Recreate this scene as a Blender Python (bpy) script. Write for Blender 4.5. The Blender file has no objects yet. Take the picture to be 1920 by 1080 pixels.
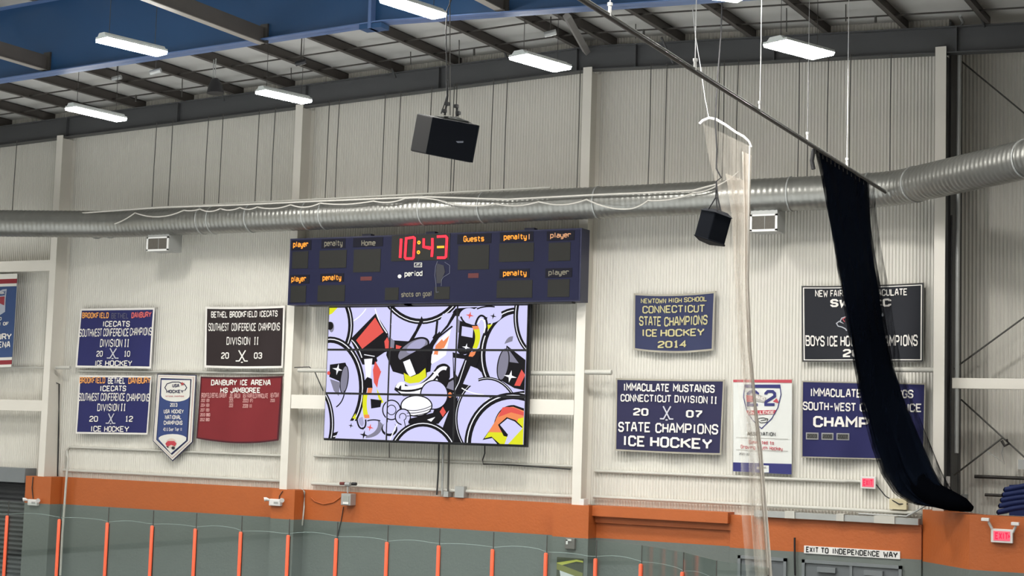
import bpy, math, random
from mathutils import Vector, Matrix
random.seed(7)
PI = math.pi
sc = bpy.context.scene
col = sc.collection

# ---------------------------------------------------------------- camera
FPX = 3000.0                                   # focal length in pixels of the 1920 px frame
YAW, PITCH, ROLL = math.radians(28.07), math.radians(5.193), math.radians(1.745)
CAM = Vector((14.78, -30.91, 4.516))
_f = Vector((-math.sin(YAW)*math.cos(PITCH), math.cos(YAW)*math.cos(PITCH), math.sin(PITCH)))
_r0 = Vector((math.cos(YAW), math.sin(YAW), 0)); _u0 = _r0.cross(_f)
_r = _r0*math.cos(ROLL) + _u0*math.sin(ROLL); _u = -_r0*math.sin(ROLL) + _u0*math.cos(ROLL)
cd = bpy.data.cameras.new('camera'); cam = bpy.data.objects.new('camera', cd); col.objects.link(cam)
cd.sensor_width = 36; cd.lens = FPX*36/1920; cd.clip_end = 200; cd.clip_start = .1
cam.matrix_world = Matrix(((_r.x, _u.x, -_f.x, CAM.x), (_r.y, _u.y, -_f.y, CAM.y), (_r.z, _u.z, -_f.z, CAM.z), (0, 0, 0, 1)))
sc.camera = cam

# ---------------------------------------------------------------- light and exposure
vs = sc.view_settings
vs.view_transform = 'Standard'; vs.look = 'None'; vs.gamma = 1; vs.use_curve_mapping = False
vs.exposure = 0.11
w = bpy.data.worlds.new('world'); sc.world = w; w.use_nodes = True
w.node_tree.nodes['Background'].inputs[0].default_value = (.55, .6, .7, 1)
w.node_tree.nodes['Background'].inputs[1].default_value = .04
LAMP_W = 292.0
SPREAD = 160
def rink_lamp(x, y, z, e=LAMP_W, rot=0.):
    l = bpy.data.lights.new('rink_lamp', 'AREA'); l.shape = 'RECTANGLE'; l.size = .36; l.size_y = 1.15; l.spread = math.radians(SPREAD)
    l.energy = e; l.color = (1, .975, .925)
    o = bpy.data.objects.new('rink_lamp', l); col.objects.link(o); o.location = (x, y, z); o.rotation_euler.z = rot; return o
# rows of the rink's ceiling lamps: those the photograph does not show (over the ice and the side stands)
for gx in (-16, -8, 0, 8, 16):
    for gy in (-18, -26, -35, -45):
        rink_lamp(gx, gy, 11.9 - .0375*abs(gx), LAMP_W*(.75 if gx == 16 else 1.55))
for gx in (-20, 12.5):
    for gy in (-5, -11):
        rink_lamp(gx, gy, 11.2, LAMP_W*(.6 if gx > 0 else 1))
DIFF_E = 80.0

# ---------------------------------------------------------------- helpers
def ray(px, py): return _f + _r*((px-960)/FPX) - _u*((py-540)/FPX)
def at(px, py, Y):
    d = ray(px, py); return CAM + d*((Y-CAM.y)/d.y)
def atz(px, py, Z):
    d = ray(px, py); return CAM + d*((Z-CAM.z)/d.z)

def tag(o, label=None, cat=None, group=None, kind=None):
    if label: o['label'] = label
    if cat: o['category'] = cat
    if group: o['group'] = group
    if kind: o['kind'] = kind
    return o

def empty(name, loc, label=None, cat=None, group=None, kind=None):
    o = bpy.data.objects.new(name, None); col.objects.link(o); o.location = loc; o.empty_display_size = .2
    return tag(o, label, cat, group, kind)

class MB:
    def __init__(s): s.v = []; s.f = []; s.sm = []
    def add(s, vs, fs, smooth=False):
        b = len(s.v); s.v += [Vector(p) for p in vs]
        for f in fs: s.f.append(tuple(i+b for i in f)); s.sm.append(smooth)
        return s
    def hexa(s, p):   # 8 corners: bottom ring then top ring
        return s.add(p, [(3, 2, 1, 0), (4, 5, 6, 7), (0, 1, 5, 4), (1, 2, 6, 5), (2, 3, 7, 6), (3, 0, 4, 7)])
    def box(s, x0, x1, y0, y1, z0, z1):
        return s.hexa([(x0, y0, z0), (x1, y0, z0), (x1, y1, z0), (x0, y1, z0), (x0, y0, z1), (x1, y0, z1), (x1, y1, z1), (x0, y1, z1)])
    def prism(s, ring, dvec):
        n = len(ring); d = Vector(dvec); a = [Vector(p) for p in ring]
        return s.add(a + [p+d for p in a], [tuple(range(n))[::-1], tuple(range(n, 2*n))] + [(i, (i+1) % n, n+(i+1) % n, n+i) for i in range(n)])
    def tube(s, path, r, n=8, caps=True, smooth=True):
        path = [Vector(p) for p in path]; m = len(path)
        if m < 2: return s
        ref = None; vs_ = []
        for i, p in enumerate(path):
            t = (path[min(i+1, m-1)] - path[max(i-1, 0)])
            if t.length < 1e-9: t = Vector((0, 0, 1))
            t.normalize()
            if ref is None:
                ref = Vector((0, 0, 1)) if abs(t.z) < .9 else Vector((1, 0, 0))
            a = t.cross(ref).normalized(); b = t.cross(a).normalized(); ref = -b if False else b.cross(t).cross(t)*-1 if False else ref
            if abs(t.dot(ref)) > .98: ref = a
            rr = r[i] if isinstance(r, (list, tuple)) else r
            for k in range(n):
                an = 2*PI*k/n; vs_.append(p + a*(rr*math.cos(an)) + b*(rr*math.sin(an)))
        fs = [(i*n+k, i*n+(k+1) % n, (i+1)*n+(k+1) % n, (i+1)*n+k) for i in range(m-1) for k in range(n)]
        s.add(vs_, fs, smooth)
        if caps:
            s.add([vs_[k] for k in range(n)], [tuple(range(n))]); s.add(vs_[-n:], [tuple(range(n))[::-1]])
        return s
    def grid(s, fn, nu, nv, smooth=True):
        vs_ = [fn(i/nu, j/nv) for j in range(nv+1) for i in range(nu+1)]
        return s.add(vs_, [(j*(nu+1)+i, j*(nu+1)+i+1, (j+1)*(nu+1)+i+1, (j+1)*(nu+1)+i) for j in range(nv) for i in range(nu)], smooth)
    def build(s, name, mat, parent=None, origin=None, bevel=0):
        if origin is None:
            xs = [p.x for p in s.v]; ys = [p.y for p in s.v]; zs = [p.z for p in s.v]
            origin = Vector(((min(xs)+max(xs))/2, (min(ys)+max(ys))/2, min(zs)))
        origin = Vector(origin)
        me = bpy.data.meshes.new(name)
        me.from_pydata([p-origin for p in s.v], [], s.f); me.update()
        me.polygons.foreach_set('use_smooth', s.sm)
        me.materials.append(mat)
        o = bpy.data.objects.new(name, me); col.objects.link(o)
        if parent is not None:
            pl = Vector(parent.location); q = parent.parent
            while q is not None: pl = pl + Vector(q.location); q = q.parent
            o.parent = parent; o.location = origin - pl
        else: o.location = origin
        if bevel:
            b = o.modifiers.new('bevel', 'BEVEL'); b.width = bevel; b.segments = 2; b.limit_method = 'ANGLE'
        return o

def mat(name, c, rough=.6, metal=0., noise=0., nscale=6., bump=0., bscale=40., spec=.5, emit=None, es=0.):
    m = bpy.data.materials.new(name); m.use_nodes = True; nt = m.node_tree; b = nt.nodes['Principled BSDF']
    b.inputs['Base Color'].default_value = (*c, 1); b.inputs['Roughness'].default_value = rough
    b.inputs['Metallic'].default_value = metal; b.inputs['Specular IOR Level'].default_value = spec
    if noise or bump:
        tc = nt.nodes.new('ShaderNodeTexCoord')
    if noise:
        n = nt.nodes.new('ShaderNodeTexNoise'); n.inputs['Scale'].default_value = nscale; n.inputs['Detail'].default_value = 4
        nt.links.new(tc.outputs['Object'], n.inputs['Vector'])
        r = nt.nodes.new('ShaderNodeMapRange'); r.inputs['To Min'].default_value = 1-noise; r.inputs['To Max'].default_value = 1+noise
        nt.links.new(n.outputs['Fac'], r.inputs['Value'])
        mx = nt.nodes.new('ShaderNodeVectorMath'); mx.operation = 'SCALE'; mx.inputs[0].default_value = c
        nt.links.new(r.outputs['Result'], mx.inputs['Scale']); nt.links.new(mx.outputs['Vector'], b.inputs['Base Color'])
    if bump:
        n2 = nt.nodes.new('ShaderNodeTexNoise'); n2.inputs['Scale'].default_value = bscale
        nt.links.new(tc.outputs['Object'], n2.inputs['Vector'])
        bp = nt.nodes.new('ShaderNodeBump'); bp.inputs['Strength'].default_value = bump; bp.inputs['Distance'].default_value = .02
        nt.links.new(n2.outputs['Fac'], bp.inputs['Height']); nt.links.new(bp.outputs['Normal'], b.inputs['Normal'])
    if emit:
        b.inputs['Emission Color'].default_value = (*emit, 1); b.inputs['Emission Strength'].default_value = es
    return m

def s2l(r, g, b): return tuple(((x/255)/12.92 if x <= 10 else (((x/255)+.055)/1.055)**2.4) for x in (r, g, b))
def cmat(name, r, g, b, **k): return mat(name, s2l(r, g, b), **k)
def emat(name, r, g, b, s=1.0, base=(0, 0, 0)):
    return mat(name, base, rough=.5, emit=s2l(r, g, b), es=s, spec=.1)

M = {}
M['wall'] = mat('cream_wall_steel', (.705, .685, .62), rough=.5, noise=.05, nscale=.8)
M['column'] = mat('cream_column_paint', (.74, .71, .64), rough=.5, noise=.04, nscale=2)
M['rafter'] = mat('grey_rafter_paint', (.075, .077, .08), rough=.5, noise=.1, nscale=1.5)
M['purlin'] = mat('dark_purlin_primer', (.085, .075, .068), rough=.6, noise=.15, nscale=3)
M['strap'] = mat('dark_strap_steel', (.05, .045, .04), rough=.6, noise=.1)
M['insul'] = mat('white_roof_insulation', (.60, .595, .57), rough=.7, noise=.12, nscale=1.1, bump=.6, bscale=1.6)
M['blue'] = mat('blue_girder_paint', (.0105, .052, .135), rough=.45, noise=.12, nscale=1.2)
M['blue_l'] = mat('blue_flange_paint', (.075, .13, .27), rough=.4, noise=.06, nscale=2)
M['galv'] = mat('galvanised_duct_steel', (.29, .29, .27), rough=.36, metal=.75, noise=.14, nscale=5)
M['galv2'] = mat('galvanised_box_steel', (.42, .43, .42), rough=.5, metal=.4, noise=.08, nscale=5)
M['dark'] = mat('dark_grille', (.11, .10, .085), rough=.7, noise=.2, nscale=20)
M['orange'] = mat('orange_block_paint', (.46, .115, .025), rough=.5, noise=.07, nscale=3, bump=.25, bscale=18)
M['grey'] = mat('grey_block_paint', (.145, .168, .156), rough=.45, noise=.05, nscale=3, bump=.2, bscale=18)
M['white'] = mat('white_paint', (.8, .8, .78), rough=.5, noise=.02)
M['whiteplastic'] = mat('white_plastic', (.75, .74, .72), rough=.35, noise=.02)
M['black'] = mat('black_paint', (.012, .012, .014), rough=.5, noise=.1)
M['cable'] = mat('dark_cable', (.02, .02, .022), rough=.6, noise=.1)
M['wire'] = mat('steel_hanger_wire', (.07, .068, .062), rough=.5, noise=.1)
M['rod'] = mat('bright_threaded_rod', (.8, .8, .8), rough=.3, metal=.3, noise=.05)
M['rope'] = mat('white_rope', (.62, .60, .55), rough=.8, noise=.1, nscale=30)
M['pipe'] = mat('cream_pipe_paint', (.55, .54, .49), rough=.45, noise=.05)
M['post'] = mat('orange_post_cover', (.66, .10, .04), rough=.35, noise=.05, emit=(0, 0, 0), es=0)
M['door'] = mat('grey_door_paint', (.14, .155, .165), rough=.4, noise=.04)
M['frame'] = mat('grey_frame_paint', (.19, .21, .22), rough=.4, noise=.04)
M['shutter'] = mat('grey_roll_shutter', (.085, .09, .095), rough=.45, metal=.2, noise=.1)
M['board'] = mat('white_dasher_board', (.75, .77, .78), rough=.3, noise=.03)
M['ice'] = mat('rink_ice', (.76, .80, .84), rough=.25, noise=.03, nscale=.6)
M['rubber'] = mat('dark_rubber_floor', (.04, .04, .042), rough=.8, noise=.3, nscale=30)
M['spk'] = mat('black_speaker_cloth', (.0025, .0035, .006), rough=.9, spec=.1, noise=.15, nscale=60, bump=.1, bscale=300)
M['spk_g'] = mat('charcoal_speaker_shell', (.011, .011, .0115), rough=.8, spec=.15, noise=.08, nscale=20)
M['spk_b'] = mat('grey_speaker_bracket', (.018, .021, .019), rough=.8, spec=.15, noise=.1)
M['rail'] = mat('dark_rail_steel', (.055, .05, .045), rough=.5, metal=.3, noise=.1)
M['tarp'] = mat('blue_vinyl_tarp', (.006, .014, .07), rough=.6, spec=.2, noise=.15, nscale=4)
M['yellow_wood'] = mat('pale_yellow_board', (.62, .55, .36), rough=.6, noise=.05)
M['navy_board'] = mat('navy_scoreboard_face', (.0095, .011, .038), rough=.5, spec=.2, noise=.06, nscale=3)
M['navy_edge'] = mat('dark_navy_scoreboard_edge', (.012, .014, .05), rough=.4, noise=.05)
M['label_dark'] = mat('label_strip_dark', (.008, .008, .016), rough=.6, spec=.15)
M['lamp_off'] = mat('dark_display_window', (.020, .020, .018), rough=.5, spec=.2, noise=.08, nscale=30)
M['txt_off'] = mat('unlit_lettering', (.19, .175, .13), rough=.5, noise=.1)
M['txt_white'] = mat('white_scoreboard_lettering', (.72, .72, .66), rough=.5, noise=.03)
M['led_red'] = emat('red_led', 255, 45, 60, 2.2)
M['led_amber'] = emat('amber_led', 255, 175, 50, 1.6)
M['lit_amber'] = emat('amber_backlit_lettering', 255, 160, 60, 1.25)
M['lit_pale'] = emat('pale_backlit_lettering', 235, 175, 130, .9)
M['dim_red'] = mat('dim_red_display', (.10, .018, .018), rough=.4, noise=.05)
M['exit_red'] = emat('red_exit_letters', 255, 30, 60, 2.2)
M['exit_face'] = emat('pink_exit_panel', 255, 110, 130, .9)
M['diff'] = mat('lamp_diffuser', (.9, .9, .88), rough=.4, emit=(1, .975, .93), es=DIFF_E)
M['lamp_h'] = mat('white_lamp_housing', (.62, .66, .64), rough=.4, noise=.03)

# glass and nets: real see-through materials
def glass_mat():
    m = bpy.data.materials.new('rink_glass'); m.use_nodes = True; nt = m.node_tree; nt.nodes.clear()
    out = nt.nodes.new('ShaderNodeOutputMaterial'); mix = nt.nodes.new('ShaderNodeMixShader')
    tr = nt.nodes.new('ShaderNodeBsdfTransparent'); tr.inputs[0].default_value = (.93, .965, .955, 1)
    gl = nt.nodes.new('ShaderNodeBsdfGlossy'); gl.inputs['Roughness'].default_value = .02; gl.inputs[0].default_value = (.5, .54, .54, 1)
    fr = nt.nodes.new('ShaderNodeFresnel'); fr.inputs[0].default_value = 1.5
    nz = nt.nodes.new('ShaderNodeTexNoise'); nz.inputs['Scale'].default_value = 1.2
    tc = nt.nodes.new('ShaderNodeTexCoord'); bp = nt.nodes.new('ShaderNodeBump'); bp.inputs['Strength'].default_value = .02
    nt.links.new(tc.outputs['Object'], nz.inputs['Vector']); nt.links.new(nz.outputs['Fac'], bp.inputs['Height'])
    nt.links.new(bp.outputs['Normal'], gl.inputs['Normal'])
    ge = nt.nodes.new('ShaderNodeNewGeometry'); ma = nt.nodes.new('ShaderNodeMath'); ma.operation = 'MULTIPLY_ADD'; ma.inputs[1].default_value = -(1.5-1/1.5); ma.inputs[2].default_value = 1.5
    nt.links.new(ge.outputs['Backfacing'], ma.inputs[0]); nt.links.new(ma.outputs[0], fr.inputs[0])
    nt.links.new(fr.outputs[0], mix.inputs[0]); nt.links.new(tr.outputs[0], mix.inputs[1]); nt.links.new(gl.outputs[0], mix.inputs[2])
    nt.links.new(mix.outputs[0], out.inputs[0]); return m
def net_mat(name, c, cover, nscale=9, var=.25):
    m = bpy.data.materials.new(name); m.use_nodes = True; nt = m.node_tree; nt.nodes.clear()
    out = nt.nodes.new('ShaderNodeOutputMaterial'); mix = nt.nodes.new('ShaderNodeMixShader')
    tr = nt.nodes.new('ShaderNodeBsdfTransparent'); df = nt.nodes.new('ShaderNodeBsdfDiffuse'); df.inputs[0].default_value = (*c, 1)
    nz = nt.nodes.new('ShaderNodeTexNoise'); nz.inputs['Scale'].default_value = nscale; nz.inputs['Detail'].default_value = 5
    tc = nt.nodes.new('ShaderNodeTexCoord'); mp = nt.nodes.new('ShaderNodeMapping'); mp.inputs['Scale'].default_value = (1, 1, .25)
    rg = nt.nodes.new('ShaderNodeMapRange'); rg.inputs['From Min'].default_value = .3; rg.inputs['From Max'].default_value = .7
    rg.inputs['To Min'].default_value = max(0, cover-var); rg.inputs['To Max'].default_value = min(1, cover+var)
    nt.links.new(tc.outputs['Object'], mp.inputs[0]); nt.links.new(mp.outputs[0], nz.inputs['Vector'])
    nt.links.new(nz.outputs['Fac'], rg.inputs['Value']); nt.links.new(rg.outputs[0], mix.inputs[0])
    nt.links.new(tr.outputs[0], mix.inputs[1]); nt.links.new(df.outputs[0], mix.inputs[2]); nt.links.new(mix.outputs[0], out.inputs[0])
    return m
M['glass'] = glass_mat()
M['net_w'] = net_mat('white_netting', (.62, .57, .50), .20, 6, .14)
M['net_w3'] = net_mat('folded_white_netting', (.62, .56, .48), .36, 6, .16)
M['net_w2'] = net_mat('gathered_white_netting', (.66, .60, .53), .60, 6, .2)
M['net_b'] = net_mat('black_netting', (.006, .009, .017), .90, 7, .10)
M['net_b1'] = net_mat('thin_black_netting', (.012, .014, .02), .55, 10, .35)

ORD = ['first', 'second', 'third', 'fourth', 'fifth', 'sixth', 'seventh', 'eighth', 'ninth', 'tenth', 'eleventh', 'twelfth', 'thirteenth', 'fourteenth', 'fifteenth', 'sixteenth', 'seventeenth', 'eighteenth', 'nineteenth', 'twentieth', 'twenty-first', 'twenty-second', 'twenty-third', 'twenty-fourth']

# ---------------------------------------------------------------- building
BAY = 7.62
def zr(x): return 12.45 - .0375*abs(x)            # underside of the end rafter
def ztop(x): return 12.98 - .0375*abs(x)          # top of rafters = underside of purlins
XL, XR, YF, YB = -26.0, 24.0, -56.0, .52
# ribbed steel wall: real corrugation
def ribbed(x0, x1, y, zb, zt, name, pitch=.068, amp=.020, label=None, kind='structure'):
    n = int((x1-x0)/pitch*6); vsb = []
    mb = MB(); zf = zt
    prof = [0, 0, .35, 1, 1, .35]
    xs = [x0+(x1-x0)*i/n for i in range(n+1)]
    vv = []
    for i, x in enumerate(xs):
        yy = y - amp*prof[i % 6]
        vv += [(x, yy, zb), (x, yy, zf(x))]
    mb.add(vv, [(2*i, 2*i+2, 2*i+3, 2*i+1) for i in range(n)])
    o = mb.build(name, M['wall']); tag(o, label, None, None, kind); return o
ribbed(XL, 7.66, YB, 2.9, lambda x: ztop(x)+.26, 'wall_back')
ribbed(7.66, XR, 1.55, 0, lambda x: ztop(x)+.26, 'wall_back_recess', pitch=.075)
MB().box(7.55, 7.70, YB, 1.55, 3.0, 12.9).build('wall_return', M['rafter'])['kind'] = 'structure'
tag(MB().box(XL-.2, XL, YF, 1.6, 0, 12.8).build('wall_left', M['wall']), kind='structure')
tag(MB().box(XR, XR+.2, YF, 1.6, 0, 12.8).build('wall_right', M['wall']), kind='structure')
tag(MB().box(XL, XR, YF-.2, YF, 0, 13.3).build('wall_front', M['wall']), kind='structure')
tag(MB().box(XL, XR, YF, 1.6, -.3, 0).build('floor', M['rubber']), kind='structure')
# roof underside: two slopes of white insulation sagging between the purlins
mb = MB()
mb.grid(lambda u, v: Vector((XL+(0-XL)*u, YF+(1.7-YF)*v, 13.24-.0375*abs(XL+(0-XL)*u))), 20, 20)
mb.grid(lambda u, v: Vector((XR*u, YF+(1.7-YF)*v, 13.24-.0375*XR*u)), 20, 20)
tag(mb.build('ceiling', M['insul']), kind='structure')

# end rafter: I-beam in two slopes
def rafter(x0, x1, y, zl, name, m_web, m_fl, depth_fn, label, cat, fw=.12, stiff=()):
    e = empty(name, (x0 if abs(x0) < abs(x1) else x1, y, zl(0)), label, cat)
    mb = MB(); mb.hexa([(x0, y-.01, zl(x0)), (x1, y-.01, zl(x1)), (x1, y+.01, zl(x1)), (x0, y+.01, zl(x0)),
                        (x0, y-.01, ztop(x0)), (x1, y-.01, ztop(x1)), (x1, y+.01, ztop(x1)), (x0, y+.01, ztop(x0))])
    mb.build('web', m_web, e)
    for zf, nm, t in ((zl, 'bottom_flange', .02), (lambda x: ztop(x)-.02, 'top_flange', .02)):
        b = MB(); b.hexa([(x0, y-fw, zf(x0)), (x1, y-fw, zf(x1)), (x1, y+fw, zf(x1)), (x0, y+fw, zf(x0)),
                          (x0, y-fw, zf(x0)+t), (x1, y-fw, zf(x1)+t), (x1, y+fw, zf(x1)+t), (x0, y+fw, zf(x0)+t)])
        b.build(nm, m_fl, e)
    for x in stiff:
        MB().box(x-.01, x+.01, y-fw*.95, y-.01, zl(x)+.02, ztop(x)-.02).build('stiffener', m_web, e)
    return e
rafter(XL, 0, .15, zr, 'end_rafter', M['rafter'], M['rafter'], None, 'grey steel end rafter above the cream wall, sloping down left of the ridge column', 'beam', stiff=(-15.1, -11.4, -7.5, -3.8, -.3))
rafter(0, XR, .15, zr, 'end_rafter', M['rafter'], M['rafter'], None, 'grey steel end rafter above the cream wall, right of the ridge column', 'beam', stiff=(1.1, 4.2, 7.9))
def zg(x): return 11.50 - .036*abs(x)
GY = -8.1
rafter(XL, 0, GY, zg, 'roof_girder', M['blue'], M['blue_l'], None, 'deep blue painted roof girder filling the upper left of the photo', 'girder', fw=.15, stiff=(-12,))
g2 = rafter(0, XR, GY, zg, 'roof_girder', M['blue'], M['blue_l'], None, 'deep blue painted roof girder, right of its bolted ridge splice', 'girder', fw=.15)
MB().box(-.28, -.22, GY-.155, GY+.155, zg(0)-.10, 12.97).build('splice_plate', M['blue_l'], g2)
MB().box(-.47, -.02, GY-.13, GY+.13, zg(0)-.10, zg(0)-.015).build('seat_plate', M['blue'], g2)

# columns
def column(x, label, deep=.50):
    e = empty('wall_column', (x, 0, 3.05), label, 'column', 'cream steel wall columns')
    h = .105
    MB().box(x-h, x+h, -.01, .012, 3.05, zr(x)+.05).build('front_flange', M['column'], e)
    MB().box(x-.012, x+.012, .012, deep-.012, 3.05, zr(x)-.005).build('web', M['column'], e)
    MB().box(x-h, x+h, deep-.03, deep-.012, 3.05, zr(x)-.005).build('rear_flange', M['column'], e)
    return e
column(-3*BAY, 'cream steel column outside the left edge, beyond the roll shutter')
column(-2*BAY, 'cream steel wall column left of the stacked blue banners, above the emergency light')
column(-BAY, 'cream steel wall column between the maroon banner and the video wall')
column(0, 'cream steel ridge column at the right end of the scoreboard')
c4 = empty('corner_column', (BAY, 0, 3.3), 'broad cream and dark steel column behind the foot of the black net', 'column')
MB().box(BAY-.11, BAY+.10, -.01, .012, 3.3, zr(BAY)+.12).build('front_flange', M['column'], c4)
MB().box(BAY-.02, BAY+.04, .012, 1.50, 3.3, zr(BAY)-.005).build('web', M['rafter'], c4)
MB().box(BAY-.02, BAY+.09, 1.28, 1.30, 3.3, zr(BAY)-.005).build('rear_flange', M['rafter'], c4)

# purlins with straps between
ps = sorted([-.35-1.56*k for k in range(16)] + [.45+1.6*k for k in range(13)])
left = [x for x in ps if x < 0][::-1]; right = [x for x in ps if x > 0]
for side, arr in (('left', left), ('right', right)):
    for i, x in enumerate(arr):
        if x < -21 or x > 12: continue
        mb = MB(); z0 = ztop(x)+.0; z1 = z0+.25
        mb.box(x-.006, x+.006, -16, .5, z0, z1)
        mb.box(x-.006, x+.095, -16, .5, z0, z0+.012)
        mb.box(x-.075, x+.006, -16, .5, z1-.012, z1)
        tag(mb.build('roof_purlin', M['purlin']), 'dark steel roof purlin, %s to the %s of the ridge column' % (ORD[i], side), 'beam', 'roof purlins')
for i, Y in enumerate((-.75, -2.0, -5.2, -6.6)):
    mb = MB()
    for a, b in ((-21, 0), (0, 12)):
        mb.hexa([(a, Y-.02, ztop(a)+.06), (b, Y-.02, ztop(b)+.06), (b, Y+.02, ztop(b)+.06), (a, Y+.02, ztop(a)+.06),
                 (a, Y-.02, ztop(a)+.085), (b, Y-.02, ztop(b)+.085), (b, Y+.02, ztop(b)+.085), (a, Y+.02, ztop(a)+.085)])
    tag(mb.build('sag_strap', M['strap']), 'thin dark strap crossing the purlins under the roof, %s out from the end wall' % ORD[i], 'strap', 'roof straps')
# flange-level beams meeting the blue girder from this side
for (px, py, lab) in ((88, 133, 'dark beam ending on the blue girder at the left edge of the photo'), (495, 83, 'dark beam with pale lower edge ending on the blue girder above the hanging lamps'), (945, 22, 'dark beam ending on the blue girder right of its splice')):
    p = at(px, py, GY-.02); x = p.x; z = p.z
    e = empty('strut_beam', (x, GY-3, z), lab, 'beam', 'beams meeting the blue girder')
    MB().box(x-.01, x+.01, -14, GY-.01, z+.01, z+.30).build('web', M['purlin'], e)
    MB().box(x-.11, x+.04, -14, GY-.01, z, z+.015).build('lower_flange', mat('pale_flange_primer', (.26, .24, .21), rough=.5, noise=.08), e)
    MB().box(x-.07, x+.09, GY-.06, GY-.012, z-.0, z+.36).build('end_plate', M['strap'], e)
# slanted flange braces
for i, (ax, ay, bx, by) in enumerate(((1240, 70, 1262, 118), (946, 97, 952, 111), (735, 130, 742, 145), (415, 172, 420, 188), (1838, 28, 1846, 50))):
    a = at(ax, ay, -.35); b = at(bx, by, .02)
    tag(MB().tube([a, b], .025, 6).build('flange_brace', M['rafter']), 'short slanted brace from the end rafter to a purlin, %s from the right' % ORD[[1, 2, 3, 4, 0][i]], 'brace', 'flange braces')
# ridge diagonal struts
tag(MB().tube([at(1100, 97, -.02), at(1063, 30, -2.6)], .09, 4, smooth=False).build('ridge_strut', mat('grey_strut_paint', (.26, .25, .24), noise=.05)), 'pale grey strut rising from the ridge column to the roof', 'brace')

# ---------------------------------------------------------------- block wall, pilasters
ZC, ZO = 3.05, 2.36
def two_tone(name, x0, x1, y0, y1, zt, zo, label=None, wall_kind=True, zb=0.0):
    e = empty(name, ((x0+x1)/2, (y0+y1)/2, 0), label, None if wall_kind else 'pilaster', None if wall_kind else 'painted block pilasters', 'structure' if wall_kind else None)
    MB().box(x0, x1, y0, y1, zo, zt).build('orange_band', M['orange'], e)
    MB().box(x0, x1, y0, y1, zb, zo).build('grey_base', M['grey'], e)
    return e
two_tone('wall_lower_left', at(48, 893, -.05).x+.1, 0.0, .35, .75, ZC, ZO)
w3 = two_tone('wall_lower_right', 0.0, at(1372, 968, .35).x, .35, .75, ZC-.22, ZO)
two_tone('wall_lower_doors', at(1372, 968, .35).x, 7.24, .27, .75, 3.0, ZO-.02)
x3 = at(1372, 968, .35).x
MB().box(.25, x3, .12, .75, ZC-.22, ZC).build('trim_1', M['orange'])['kind'] = 'structure'
MB().box(.25, x3, .27, .35, ZC-.36, ZC-.22).build('trim_2', M['orange'])['kind'] = 'structure'
for (a, b, lab) in ((48, 95, 'orange and grey block pilaster at the far left beside the roll shutter'),
                    (510, 553, 'orange and grey block pilaster below the column left of the video wall'),
                    (1038, 1105, 'orange and grey block pilaster below the ridge column, carrying the poster')):
    xa = at(a, 905, -.05).x; xb = at(b, 920, -.05).x
    two_tone('block_pilaster', xa, xb, -.05, .345, ZC, ZO, lab, False)
# tall block corner at the right: an angled face and a straight one
pA = at(1730, 955, .31); pB = at(1818, 965, -1.05); zt = 3.30
c5 = empty('block_corner', (8.6, 0, 0), 'tall orange block corner under the foot of the black net', 'pilaster')
ring = [(pA.x, pA.y, 0), (pB.x, pB.y, 0), (XR-.02, pB.y, 0), (XR-.02, pB.y+.35, 0), (pB.x+.2, pB.y+.35, 0), (pA.x+.25, pA.y+.4, 0)]
MB().prism([(a, b, 2.37-.06) for a, b, c in ring][::-1], (0, 0, zt-2.31)).build('orange_band', M['orange'], c5)
MB().prism([(a, b, 0) for a, b, c in ring][::-1], (0, 0, 2.31)).build('grey_base', M['grey'], c5)

# left bay: girts, lintel, roll shutter
def girt(x0, x1, z0, z1, y0, y1, label, m=M['column'], cat='girt', name='wall_girt'):
    return tag(MB().box(x0, x1, y0, y1, z0, z1).build(name, m), label, cat, 'cream wall girts')
girt(-22, -15.34, 8.37, 8.65, .0, .18, 'cream girt at the far left above the banner cut by the photo edge')
girt(-22, -15.34, 4.72, 5.0, .0, .18, 'cream girt at the far left below the banner cut by the photo edge')
girt(-7.50, -.12, 4.95, 5.27, .0, .18, 'broad cream girt behind the video wall between its two columns')
girt(7.80, XR, 5.64, 5.84, .3, .48, 'cream girt right of the broad dark column, under the roof brace')
tag(MB().box(-22, -15.9, .1, .55, 2.86, 3.23).build('shutter_lintel', M['frame']), 'grey lintel over the roll shutter at the far left', 'lintel')
e = empty('roll_shutter', (-19, .4, 0), 'dark grey slatted roll shutter in the lower left corner', 'shutter')
mb = MB()
for k in range(24):
    z = 2.86 - .12*k
    mb.add([(-22, .42, z), (-15.8, .42, z), (-15.8, .36, z-.06), (-22, .36, z-.06), (-22, .42, z-.12), (-15.8, .42, z-.12)], [(0, 3, 2, 1), (3, 5+0, 4, 3)[:3] if False else (3, 4, 5, 2)])
mb.build('slats', M['shutter'], e)
MB().box(-15.9, -15.76, .3, .5, 0, 2.85).build('guide_channel', M['strap'], e)

# pipes and conduits along the wall (horizontal)
def pipe(pts, r, label, m='pipe', name='wall_pipe', cat='pipe', group='pipes along the wall'):
    return tag(MB().tube(pts, r, 8).build(name, M[m]), label, cat, group)
def hpipe(x0, x1, y, z, r, label, **k): return pipe([(x0, y, z), (x1, y, z)], r, label, **k)
hpipe(-15.1, -14.62, .18, 5.86, .045, 'short cream brace pipe right of the leftmost column, touching the banner pair')
hpipe(-14.6, -7.7, .46, 5.79, .03, 'thin pipe between the upper and lower rows of banners at left')
hpipe(-7.4, -6.3, .10, 5.85, .05, 'cream brace pipe running from the column behind the video wall, left end')
hpipe(-1.5, -.1, .06, 5.84, .05, 'cream brace pipe left of the ridge column beside the video wall')
hpipe(.1, .72, .06, 5.87, .055, 'cream brace pipe right of the ridge column, above the mustangs banner')
hpipe(6.75, 7.5, .1, 5.98, .05, 'cream brace pipe meeting the broad column behind the black net')
hpipe(-14.75, -7.7, .46, 3.82, .03, 'thin conduit crossing behind the pennant tip at left')
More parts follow.
